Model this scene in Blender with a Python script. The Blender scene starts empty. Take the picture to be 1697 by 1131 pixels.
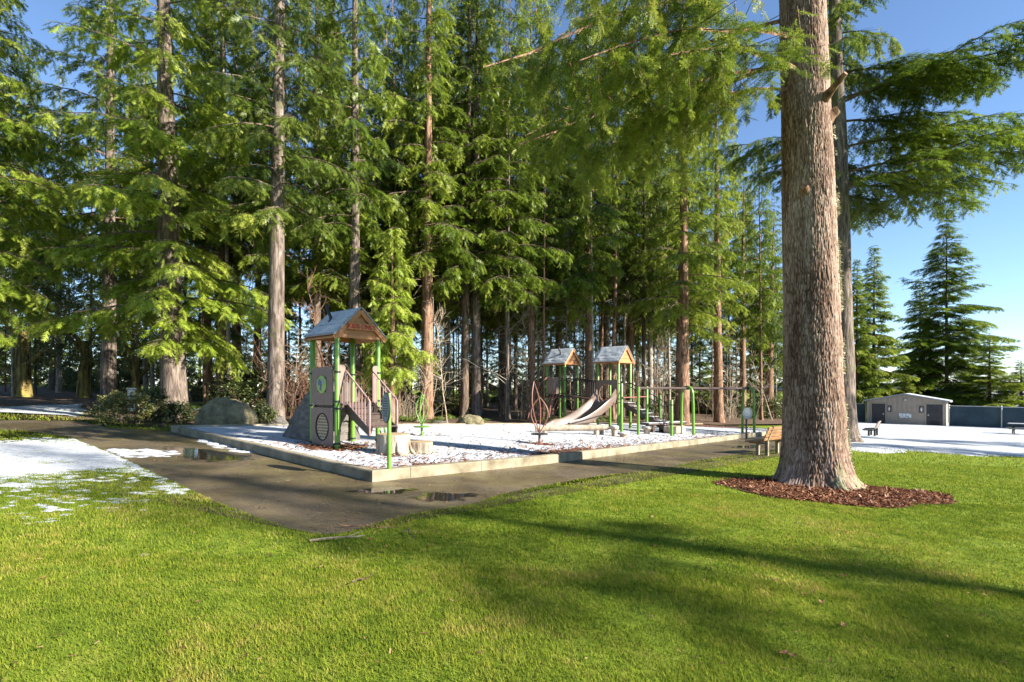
import bpy, bmesh, math, random
import numpy as np
from mathutils import Vector, Matrix

# ------------------------------------------------------------------ camera, sky, sun, exposure
sc = bpy.context.scene
col = sc.collection
R = math.radians
EYE = 1.7
FPX = 1697 * 19.0 / 36.0
cam_data = bpy.data.cameras.new('camera')
cam_data.sensor_width = 36.0
cam_data.lens = 19.0
cam_data.shift_y = 79.5 / 1697
cam_data.clip_start = 0.1
cam_data.clip_end = 20000
cam = bpy.data.objects.new('camera', cam_data)
cam.location = (0, 0, EYE)
cam.rotation_euler = (R(90), 0, 0)
col.objects.link(cam)
sc.camera = cam

SUN_AZ = 113.0      # clockwise from +Y
SUN_EL = 27.0
world = bpy.data.worlds.new('World')
sc.world = world
world.use_nodes = True
wn = world.node_tree
bg = wn.nodes['Background']
sky = wn.nodes.new('ShaderNodeTexSky')
sky.sky_type = 'NISHITA'
sky.sun_disc = False
sky.sun_elevation = R(SUN_EL)
sky.sun_rotation = R(SUN_AZ)
sky.altitude = 0
sky.air_density = 0.85
sky.dust_density = 0.0
sky.ozone_density = 3.5
wn.links.new(sky.outputs['Color'], bg.inputs['Color'])
bg.inputs['Strength'].default_value = 0.078

sun_data = bpy.data.lights.new('sun', 'SUN')
sun_data.energy = 5.0
sun_data.angle = R(0.53)
sun_data.color = (1.0, 0.93, 0.82)
sun = bpy.data.objects.new('sun', sun_data)
ce = math.cos(R(SUN_EL))
SUNV = Vector((math.sin(R(SUN_AZ)) * ce, math.cos(R(SUN_AZ)) * ce, math.sin(R(SUN_EL))))
sun.rotation_euler = SUNV.to_track_quat('Z', 'Y').to_euler()
sun.location = (30, -20, 30)
col.objects.link(sun)

sc.view_settings.view_transform = 'Standard'
sc.view_settings.look = 'None'
sc.view_settings.gamma = 1.0
sc.view_settings.use_curve_mapping = False
sc.view_settings.exposure = 1.72
sc.cycles.max_bounces = 8
sc.cycles.diffuse_bounces = 5
sc.cycles.glossy_bounces = 2
sc.cycles.transmission_bounces = 4
sc.cycles.transparent_max_bounces = 4
sc.cycles.caustics_reflective = False
sc.cycles.caustics_refractive = False
sc.cycles.use_denoising = True
sc.cycles.denoiser = 'OPENIMAGEDENOISE'
sc.cycles.denoising_input_passes = 'RGB_ALBEDO_NORMAL'
sc.cycles.denoising_prefilter = 'NONE'

# ------------------------------------------------------------------ terrain and pixel helpers
def gz(x, y):
    x = np.asarray(x, float); y = np.asarray(y, float)
    fx = np.where(x < 20, 0.045 * np.maximum(x, -70), 0.9 + 0.022 * (np.minimum(x, 90) - 20))
    return 0.213 - fx - 0.01 * np.clip(y, -40, 110)
def gzf(x, y): return float(gz(x, y))
def G(px, py, h=0.0):
    u = (px - 848.5) / FPX; w = (py - 645) / FPX
    lo = 0.5
    y = lo
    while y < 140:
        if EYE - w * y < gzf(u * y, y) + h: break
        y += 0.25
    a, b = y - 0.25, y
    for _ in range(24):
        m = (a + b) / 2
        if EYE - w * m < gzf(u * m, m) + h: b = m
        else: a = m
    return (u * b, b)
def atdepth(px, py, y): return Vector(((px - 848.5) / FPX * y, y, EYE - (py - 645) / FPX * y))

# ------------------------------------------------------------------ numpy noise
def _hash(ix, iy, iz, seed):
    n = (ix * 374761393 + iy * 668265263 + iz * 2147483647 + seed * 1274126177) & 0xffffffff
    n = ((n ^ (n >> 13)) * 1274126177) & 0xffffffff
    n = n ^ (n >> 16)
    return (n & 0xffff) / 65535.0
def vnoise(x, y, z=0.0, seed=0):
    x = np.asarray(x, float); y = np.asarray(y, float); z = np.asarray(z, float) + 0 * x
    xi, yi, zi = np.floor(x).astype(np.int64), np.floor(y).astype(np.int64), np.floor(z).astype(np.int64)
    fx, fy, fz = x - xi, y - yi, z - zi
    fx, fy, fz = [f * f * (3 - 2 * f) for f in (fx, fy, fz)]
    r = 0
    for dx in (0, 1):
        for dy in (0, 1):
            for dz in (0, 1):
                w = (fx if dx else 1 - fx) * (fy if dy else 1 - fy) * (fz if dz else 1 - fz)
                r = r + w * _hash(xi + dx, yi + dy, zi + dz, seed)
    return r * 2 - 1
def fbm(x, y, z=0.0, seed=0, oct=4):
    r, a, s = 0, 1.0, 0
    for o in range(oct):
        r = r + a * vnoise(x * 2**o, y * 2**o, np.asarray(z) * 2**o, seed + o * 17)
        s += a; a *= 0.5
    return r / s
def poly_sd(x, y, poly):
    """signed distance, positive inside"""
    x = np.asarray(x, float); y = np.asarray(y, float)
    d2 = np.full(x.shape, 1e18); inside = np.zeros(x.shape, bool)
    n = len(poly)
    for i in range(n):
        ax, ay = poly[i]; bx, by = poly[(i + 1) % n]
        ex, ey = bx - ax, by - ay
        t = np.clip(((x - ax) * ex + (y - ay) * ey) / (ex * ex + ey * ey + 1e-12), 0, 1)
        d2 = np.minimum(d2, (x - ax - t * ex)**2 + (y - ay - t * ey)**2)
        c = ((ay > y) != (by > y)) & (x < (bx - ax) * (y - ay) / ((by - ay) if by != ay else 1e-12) + ax)
        inside ^= c
    return np.where(inside, 1, -1) * np.sqrt(d2)

# ------------------------------------------------------------------ materials
MATS = {}
def nodes_of(name):
    m = bpy.data.materials.new(name); m.use_nodes = True
    nt = m.node_tree; nt.nodes.clear()
    out = nt.nodes.new('ShaderNodeOutputMaterial')
    return m, nt, out
def ramp(nt, fac, stops):
    r = nt.nodes.new('ShaderNodeValToRGB')
    e = r.color_ramp.elements
    e[0].position, e[0].color = stops[0][0], (*stops[0][1], 1)
    e[1].position, e[1].color = stops[-1][0], (*stops[-1][1], 1)
    for p, c in stops[1:-1]:
        k = e.new(p); k.color = (*c, 1)
    nt.links.new(fac, r.inputs['Fac'])
    return r.outputs['Color']
def noise(nt, scale, detail=5, stretch=(1, 1, 1), coord='Object', rough=0.6, dist=0.0):
    tc = nt.nodes.new('ShaderNodeTexCoord'); mp = nt.nodes.new('ShaderNodeMapping')
    if coord == 'World':
        ge = nt.nodes.new('ShaderNodeNewGeometry'); nt.links.new(ge.outputs['Position'], mp.inputs['Vector'])
    else: nt.links.new(tc.outputs[coord], mp.inputs['Vector'])
    mp.inputs['Scale'].default_value = stretch
    n = nt.nodes.new('ShaderNodeTexNoise')
    n.inputs['Scale'].default_value = scale; n.inputs['Detail'].default_value = detail
    n.inputs['Roughness'].default_value = rough; n.inputs['Distortion'].default_value = dist
    nt.links.new(mp.outputs['Vector'], n.inputs['Vector'])
    return n.outputs['Fac']
def mat(name, c1, c2=None, scale=6, rough=0.75, bump=0.15, bscale=60, stretch=(1, 1, 1), metallic=0.0, lo=0.35, hi=0.65, coord='Object', spec=0.35, c3=None, bdist=0.01, rough2=None):
    m, nt, out = nodes_of(name)
    p = nt.nodes.new('ShaderNodeBsdfPrincipled')
    c2 = c2 or tuple(min(1, v * 1.25) for v in c1)
    f = noise(nt, scale, 6, stretch, coord)
    stops = [(lo, c1), (hi, c2)] if c3 is None else [(lo, c1), ((lo + hi) / 2, c2), (hi, c3)]
    nt.links.new(ramp(nt, f, stops), p.inputs['Base Color'])
    p.inputs['Roughness'].default_value = rough; p.inputs['Metallic'].default_value = metallic
    p.inputs['Specular IOR Level'].default_value = spec
    if rough2 is not None:
        mr = nt.nodes.new('ShaderNodeMapRange'); mr.inputs['From Min'].default_value = .35; mr.inputs['From Max'].default_value = .65
        mr.inputs['To Min'].default_value = rough; mr.inputs['To Max'].default_value = rough2
        nt.links.new(noise(nt, scale * .6, 4, stretch, coord), mr.inputs['Value']); nt.links.new(mr.outputs[0], p.inputs['Roughness'])
    if bump:
        b = nt.nodes.new('ShaderNodeBump'); b.inputs['Strength'].default_value = bump; b.inputs['Distance'].default_value = bdist
        nt.links.new(noise(nt, bscale, 4, stretch, coord), b.inputs['Height']); nt.links.new(b.outputs['Normal'], p.inputs['Normal'])
    nt.links.new(p.outputs[0], out.inputs['Surface'])
    MATS[name] = m
    return m
def leafmat(name, stops, trans=0.3, gloss=0.05):
    m, nt, out = nodes_of(name)
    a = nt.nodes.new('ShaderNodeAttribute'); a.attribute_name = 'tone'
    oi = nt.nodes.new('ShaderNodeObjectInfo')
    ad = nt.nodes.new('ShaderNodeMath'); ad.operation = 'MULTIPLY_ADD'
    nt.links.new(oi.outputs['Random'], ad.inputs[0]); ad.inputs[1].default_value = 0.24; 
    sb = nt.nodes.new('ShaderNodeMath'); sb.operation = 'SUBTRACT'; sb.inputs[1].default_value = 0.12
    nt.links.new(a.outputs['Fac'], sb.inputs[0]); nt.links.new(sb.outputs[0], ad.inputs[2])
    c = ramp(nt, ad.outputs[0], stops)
    d = nt.nodes.new('ShaderNodeBsdfDiffuse'); t = nt.nodes.new('ShaderNodeBsdfTranslucent')
    g = nt.nodes.new('ShaderNodeBsdfGlossy'); g.inputs['Roughness'].default_value = 0.42
    nt.links.new(c, d.inputs['Color']); nt.links.new(c, t.inputs['Color'])
    m1 = nt.nodes.new('ShaderNodeMixShader'); m1.inputs[0].default_value = trans
    nt.links.new(d.outputs[0], m1.inputs[1]); nt.links.new(t.outputs[0], m1.inputs[2])
    m2 = nt.nodes.new('ShaderNodeMixShader'); m2.inputs[0].default_value = gloss
    nt.links.new(m1.outputs[0], m2.inputs[1]); nt.links.new(g.outputs[0], m2.inputs[2])
    nt.links.new(m2.outputs[0], out.inputs['Surface'])
    MATS[name] = m
    return m

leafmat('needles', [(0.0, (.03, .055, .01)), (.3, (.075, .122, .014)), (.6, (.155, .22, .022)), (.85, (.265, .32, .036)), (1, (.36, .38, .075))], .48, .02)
leafmat('needles_blue', [(0.0, (.032, .057, .014)), (.4, (.075, .118, .02)), (.75, (.15, .2, .028)), (1, (.25, .28, .05))], .45, .02)
leafmat('needles_yellow', [(0.0, (.065, .11, .014)), (.4, (.16, .235, .022)), (.75, (.28, .36, .04)), (1, (.38, .43, .08))], .45, .02)
leafmat('broadleaf', [(0.0, (.03, .05, .014)), (.4, (.085, .11, .028)), (.75, (.18, .19, .05)), (1, (.32, .26, .09))], .3, .07)
leafmat('grass_blades', [(0.0, (.07, .11, .014)), (.35, (.145, .205, .022)), (.7, (.24, .28, .034)), (1, (.38, .32, .085))], .4, .0)
leafmat('fern_green', [(0.0, (.05, .09, .02)), (.5, (.11, .17, .03)), (1, (.22, .26, .06))], .35, .05)
leafmat('litter', [(0.0, (.04, .022, .012)), (.5, (.13, .065, .032)), (1, (.3, .19, .1))], .05, .02)
leafmat('chips', [(0.0, (.035, .015, .009)), (.4, (.11, .042, .022)), (.75, (.2, .085, .045)), (1, (.34, .19, .11))], .0, .02)

def barkmat(name, dark, mid, light, scale=9, st=(1, 1, .16), bump=.9, moss=None, lichen=None, dist=.03):
    m, nt, out = nodes_of(name)
    p = nt.nodes.new('ShaderNodeBsdfPrincipled'); p.inputs['Roughness'].default_value = .9; p.inputs['Specular IOR Level'].default_value = .15
    f = noise(nt, scale, 8, st, 'Object', .65, .6)
    c = ramp(nt, f, [(.34, dark), (.5, mid), (.66, light)])
    for extra, sc_, lo in ((moss, 1.7, .56), (lichen, 5.0, .6)):
        if extra:
            k = ramp(nt, noise(nt, sc_, 6, (1, 1, .6), 'Object', .7), [(lo, (0, 0, 0)), (lo + .1, (1, 1, 1))])
            mx = nt.nodes.new('ShaderNodeMix'); mx.data_type = 'RGBA'
            nt.links.new(k, mx.inputs['Factor']); nt.links.new(c, mx.inputs['A']); mx.inputs['B'].default_value = (*extra, 1)
            c = mx.outputs['Result']
    nt.links.new(c, p.inputs['Base Color'])
    b = nt.nodes.new('ShaderNodeBump'); b.inputs['Strength'].default_value = bump; b.inputs['Distance'].default_value = dist
    nt.links.new(f, b.inputs['Height']); nt.links.new(b.outputs['Normal'], p.inputs['Normal'])
    nt.links.new(p.outputs[0], out.inputs['Surface'])
    MATS[name] = m
barkmat('bark_grey', (.035, .026, .02), (.13, .1, .08), (.26, .21, .175), 10, moss=(.1, .105, .04))
barkmat('bark_red', (.055, .03, .019), (.21, .12, .075), (.37, .24, .165), 11)
barkmat('bark_dark', (.028, .02, .015), (.11, .078, .058), (.21, .155, .12), 11, moss=(.1, .105, .04))
barkmat('bark_moss', (.05, .035, .02), (.16, .12, .045), (.34, .26, .07), 6, moss=(.2, .19, .03))
barkmat('bark_pale', (.12, .1, .08), (.3, .26, .21), (.46, .42, .35), 8, (1, 1, .5), .4)
barkmat('twig_pale', (.14, .11, .075), (.27, .21, .15), (.4, .33, .24), 8, (1, 1, .5), .3)
barkmat('twig_red', (.08, .04, .025), (.18, .095, .06), (.3, .19, .12), 8, (1, 1, .5), .3)
barkmat('log_wood', (.2, .15, .1), (.38, .3, .22), (.52, .44, .35), 9, (1, 1, .2), .5)

def big_bark():
    m, nt, out = nodes_of('bark_big')
    p = nt.nodes.new('ShaderNodeBsdfPrincipled'); p.inputs['Roughness'].default_value = .92; p.inputs['Specular IOR Level'].default_value = .12
    a = nt.nodes.new('ShaderNodeAttribute'); a.attribute_name = 'tone'
    f = noise(nt, 14, 8, (1, 1, .3), 'Object', .7)
    ad = nt.nodes.new('ShaderNodeMath'); ad.operation = 'ADD'; nt.links.new(a.outputs['Fac'], ad.inputs[0])
    mu = nt.nodes.new('ShaderNodeMath'); mu.operation = 'MULTIPLY_ADD'; mu.inputs[1].default_value = .7; mu.inputs[2].default_value = -.35
    nt.links.new(f, mu.inputs[0]); nt.links.new(mu.outputs[0], ad.inputs[1])
    c = ramp(nt, ad.outputs[0], [(.05, (.06, .036, .025)), (.35, (.165, .104, .074)), (.6, (.285, .2, .152)), (.9, (.4, .31, .25))])
    # grey-green weathering near the ground and lichen flecks
    k = ramp(nt, noise(nt, 4.5, 7, (1, 1, .5), 'Object', .72), [(.52, (0, 0, 0)), (.64, (1, 1, 1))])
    b2 = nt.nodes.new('ShaderNodeAttribute'); b2.attribute_name = 'lichen'
    mm = nt.nodes.new('ShaderNodeMath'); mm.operation = 'MULTIPLY'; nt.links.new(k, mm.inputs[0]); nt.links.new(b2.outputs['Fac'], mm.inputs[1])
    mx = nt.nodes.new('ShaderNodeMix'); mx.data_type = 'RGBA'
    nt.links.new(mm.outputs[0], mx.inputs['Factor']); nt.links.new(c, mx.inputs['A']); mx.inputs['B'].default_value = (.33, .35, .2, 1)
    nt.links.new(mx.outputs['Result'], p.inputs['Base Color'])
    b = nt.nodes.new('ShaderNodeBump'); b.inputs['Strength'].default_value = .7; b.inputs['Distance'].default_value = .012
    nt.links.new(noise(nt, 45, 6, (1, 1, .35), 'Object', .7), b.inputs['Height']); nt.links.new(b.outputs['Normal'], p.inputs['Normal'])
    nt.links.new(p.outputs[0], out.inputs['Surface'])
    MATS['bark_big'] = m
big_bark()

mat('lawn', (.065, .1, .012), (.16, .22, .02), 4.2, .95, .8, 90, coord='World', c3=(.28, .29, .05), lo=.3, hi=.74, bdist=.03, spec=.1)
mat('forest_floor', (.035, .022, .014), (.1, .06, .035), 2.4, .95, .9, 22, coord='World', c3=(.16, .11, .065), lo=.3, hi=.7, bdist=.05)
mat('mulch', (.05, .022, .012), (.13, .055, .03), 22, .9, 1.0, 50, coord='World', c3=(.22, .11, .06), bdist=.03)
mat('concrete', (.12, .1, .06), (.23, .195, .13), 2.6, .85, .4, 70, coord='World', c3=(.31, .27, .195), lo=.3, hi=.7)
mat('green_metal', (.105, .225, .024), (.13, .27, .03), 4, .35, .03, 30, spec=.5)
mat('black_metal', (.012, .012, .013), (.03, .028, .027), 6, .5, .05, 40)
mat('brown_metal', (.05, .032, .026), (.075, .05, .04), 6, .45, .05, 40)
mat('panel_brown', (.2, .135, .11), (.235, .165, .135), 5, .55, .06, 120, spec=.3)
mat('rail_brown', (.27, .17, .155), (.33, .215, .195), 5, .5, .03, 80)
mat('red_tube', (.2, .075, .055), (.26, .11, .08), 6, .45, .03, 60)
mat('wood_orange', (.33, .14, .05), (.46, .225, .09), 5, .6, .25, 30, stretch=(1, 6, 6))
mat('roof_grey', (.2, .2, .21), (.32, .32, .33), 5, .7, .2, 30, stretch=(1, 8, 8))
mat('bench_wood', (.2, .095, .04), (.36, .19, .085), 4, .6, .3, 30, stretch=(6, 1, 6))
mat('bench_grey', (.2, .16, .125), (.32, .27, .22), 4, .7, .3, 30, stretch=(6, 1, 6))
mat('stump_fake', (.14, .1, .065), (.31, .255, .185), 9, .8, .9, 30, stretch=(1, 1, .12), c3=(.42, .37, .285), lo=.3, hi=.7, bdist=.03)
mat('stump_top', (.27, .18, .095), (.4, .3, .18), 9, .8, .3, 30)
mat('climb_rock', (.07, .063, .055), (.13, .115, .1), 4, .8, .8, 14, stretch=(1, .6, 2.6), c3=(.2, .18, .155), lo=.3, hi=.7, bdist=.05)
mat('boulder', (.075, .065, .035), (.17, .145, .08), 4.5, .9, 1.0, 12, c3=(.25, .22, .115), lo=.3, hi=.7, bdist=.05)
mat('slide_plastic', (.125, .085, .064), (.15, .105, .08), 3, .38, .03, 50, spec=.5)
mat('sign_grey', (.24, .27, .29), (.3, .33, .35), 8, .5, .02, 60)
mat('sign_white', (.62, .64, .66), (.7, .72, .74), 8, .5, .02, 60)
mat('sign_blue', (.07, .095, .12), (.1, .125, .15), 8, .5, .02, 60)
mat('sign_dark', (.03, .03, .035), (.05, .05, .055), 8, .5, .02, 60)
mat('sign_red', (.33, .02, .012), (.42, .035, .02), 8, .6, .02, 60)
mat('emblem_green', (.27, .4, .1), (.33, .46, .14), 8, .5, .02, 60)
mat('emblem_blue', (.06, .1, .14), (.12, .17, .22), 8, .5, .02, 60)
mat('honey', (.4, .36, .2), (.5, .46, .28), 8, .5, .02, 60)
mat('siding', (.3, .255, .215), (.35, .305, .26), 2.5, .7, .15, 40, stretch=(3, 3, 1))
mat('shed_door', (.025, .025, .03), (.04, .04, .046), 3, .5, .04, 30)
mat('fence_screen', (.014, .034, .05), (.03, .06, .08), 1.2, .7, .2, 120, rough2=.55)
mat('galvanised', (.4, .41, .42), (.5, .51, .52), 8, .45, .04, 60, metallic=.5)
mat('house_wall', (.1, .13, .17), (.15, .18, .22), 2, .8, .1, 30)
mat('far_hill', (.012, .026, .03), (.02, .038, .042), .002, .95, 0, 1)
mat('table_plastic', (.12, .12, .11), (.18, .18, .17), 6, .6, .1, 50)
mat('cone_brown', (.14, .06, .025), (.3, .15, .07), 30, .8, .4, 60)

def snowmat():
    m, nt, out = nodes_of('snow')
    p = nt.nodes.new('ShaderNodeBsdfPrincipled'); p.inputs['Roughness'].default_value = .65; p.inputs['Specular IOR Level'].default_value = .25
    nt.links.new(ramp(nt, noise(nt, 7, 6, coord='World'), [(.3, (.36, .38, .41)), (.62, (.48, .495, .515))]), p.inputs['Base Color'])
    b = nt.nodes.new('ShaderNodeBump'); b.inputs['Strength'].default_value = .7; b.inputs['Distance'].default_value = .02
    nt.links.new(noise(nt, 28, 6, coord='World'), b.inputs['Height']); nt.links.new(b.outputs['Normal'], p.inputs['Normal'])
    nt.links.new(p.outputs[0], out.inputs['Surface']); MATS['snow'] = m
snowmat()
def asphaltmat():
    m, nt, out = nodes_of('asphalt')
    p = nt.nodes.new('ShaderNodeBsdfPrincipled'); p.inputs['Specular IOR Level'].default_value = .4
    f = noise(nt, .7, 7, coord='World', rough=.65)
    c = ramp(nt, f, [(.32, (.034, .026, .017)), (.5, (.078, .058, .033)), (.66, (.13, .105, .045))])
    sp = ramp(nt, noise(nt, 60, 3, coord='World'), [(.57, (0, 0, 0)), (.68, (1, 1, 1))])
    mx = nt.nodes.new('ShaderNodeMix'); mx.data_type = 'RGBA'
    nt.links.new(sp, mx.inputs['Factor']); nt.links.new(c, mx.inputs['A']); mx.inputs['B'].default_value = (.24, .19, .1, 1)
    nt.links.new(mx.outputs['Result'], p.inputs['Base Color'])
    wet = ramp(nt, noise(nt, .55, 5, coord='World', rough=.55, dist=.4), [(.42, (.3, .3, .3)), (.58, (.85, .85, .85))])
    nt.links.new(wet, p.inputs['Roughness'])
    b = nt.nodes.new('ShaderNodeBump'); b.inputs['Strength'].default_value = .55; b.inputs['Distance'].default_value = .012
    nt.links.new(noise(nt, 75, 4, coord='World'), b.inputs['Height']); nt.links.new(b.outputs['Normal'], p.inputs['Normal'])
    nt.links.new(p.outputs[0], out.inputs['Surface']); MATS['asphalt'] = m
asphaltmat()
def watermat():
    m, nt, out = nodes_of('puddle_water')
    p = nt.nodes.new('ShaderNodeBsdfPrincipled')
    p.inputs['Base Color'].default_value = (.012, .011, .009, 1); p.inputs['Roughness'].default_value = .04; p.inputs['IOR'].default_value = 1.33
    p.inputs['Specular IOR Level'].default_value = .6
    nt.links.new(ramp(nt, noise(nt, 3, 4, coord='World'), [(.3, (.014, .012, .009)), (.7, (.03, .026, .02))]), p.inputs['Base Color'])
    b = nt.nodes.new('ShaderNodeBump'); b.inputs['Strength'].default_value = .05; b.inputs['Distance'].default_value = .01
    nt.links.new(noise(nt, 9, 3, coord='World'), b.inputs['Height']); nt.links.new(b.outputs['Normal'], p.inputs['Normal'])
    a = nt.nodes.new('ShaderNodeAttribute'); a.attribute_name = 'wet'
    nz = noise(nt, 5, 6, coord='World', rough=.65)
    ad = nt.nodes.new('ShaderNodeMath'); ad.operation = 'ADD'; nt.links.new(a.outputs['Fac'], ad.inputs[0]); nt.links.new(nz, ad.inputs[1])
    mr = nt.nodes.new('ShaderNodeMapRange'); mr.interpolation_type = 'SMOOTHSTEP'; mr.inputs['From Min'].default_value = .78; mr.inputs['From Max'].default_value = 1.06
    nt.links.new(ad.outputs[0], mr.inputs['Value'])
    tr = nt.nodes.new('ShaderNodeBsdfTransparent'); mx = nt.nodes.new('ShaderNodeMixShader')
    nt.links.new(mr.outputs[0], mx.inputs[0]); nt.links.new(tr.outputs[0], mx.inputs[1]); nt.links.new(p.outputs[0], mx.inputs[2])
    nt.links.new(mx.outputs[0], out.inputs['Surface']); MATS['puddle_water'] = m
watermat()

# ------------------------------------------------------------------ object helpers
def link(name, me, m=None, parent=None, loc=None, rot=None):
    o = bpy.data.objects.new(name, me); col.objects.link(o)
    if m is not None and me is not None and len(me.materials) == 0: me.materials.append(MATS[m] if isinstance(m, str) else m)
    if parent: o.parent = parent
    if loc is not None: o.location = loc
    if rot is not None: o.rotation_euler = rot
    return o
def tag(o, label=None, cat=None, group=None, kind=None):
    if label: o['label'] = label
    if cat: o['category'] = cat
    if group: o['group'] = group
    if kind: o['kind'] = kind
    return o
def empty(name, loc=(0, 0, 0), rz=0.0, label=None, cat=None, group=None):
    o = bpy.data.objects.new(name, None); col.objects.link(o)
    o.empty_display_size = .2
    o.location = loc; o.rotation_euler = (0, 0, rz)
    return tag(o, label, cat, group)
def copy_tree(o, parent=None):
    c = o.copy(); col.objects.link(c); c.parent = parent
    for ch in list(o.children): copy_tree(ch, c)
    return c
def tri_mesh(name, tris, tone=None, smooth=False, extra=None):
    """tris: (N,3,3) array; tone: per triangle"""
    n = len(tris)
    me = bpy.data.meshes.new(name)
    me.vertices.add(n * 3); me.loops.add(n * 3); me.polygons.add(n)
    me.vertices.foreach_set('co', np.ascontiguousarray(tris, np.float32).ravel())
    me.loops.foreach_set('vertex_index', np.arange(n * 3, dtype=np.int32))
    me.polygons.foreach_set('loop_start', np.arange(0, n * 3, 3, dtype=np.int32))
    if tone is not None:
        a = me.attributes.new('tone', 'FLOAT', 'POINT'); a.data.foreach_set('value', np.repeat(np.asarray(tone, np.float32), 3))
    me.update(); me.validate()
    return me
def grid_mesh(name, V, quads, smooth=True, attrs=None):
    me = bpy.data.meshes.new(name)
    V = np.ascontiguousarray(V, np.float32).reshape(-1, 3); quads = np.ascontiguousarray(quads, np.int32)
    k = quads.shape[1]; n = len(quads)
    me.vertices.add(len(V)); me.loops.add(n * k); me.polygons.add(n)
    me.vertices.foreach_set('co', V.ravel()); me.loops.foreach_set('vertex_index', quads.ravel())
    me.polygons.foreach_set('loop_start', np.arange(0, n * k, k, dtype=np.int32))
    for key, val in (attrs or {}).items():
        a = me.attributes.new(key, 'FLOAT', 'POINT'); a.data.foreach_set('value', np.asarray(val, np.float32).ravel())
    me.update(); me.validate()
    if smooth: me.polygons.foreach_set('use_smooth', np.ones(len(me.polygons), bool))
    return me

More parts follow.
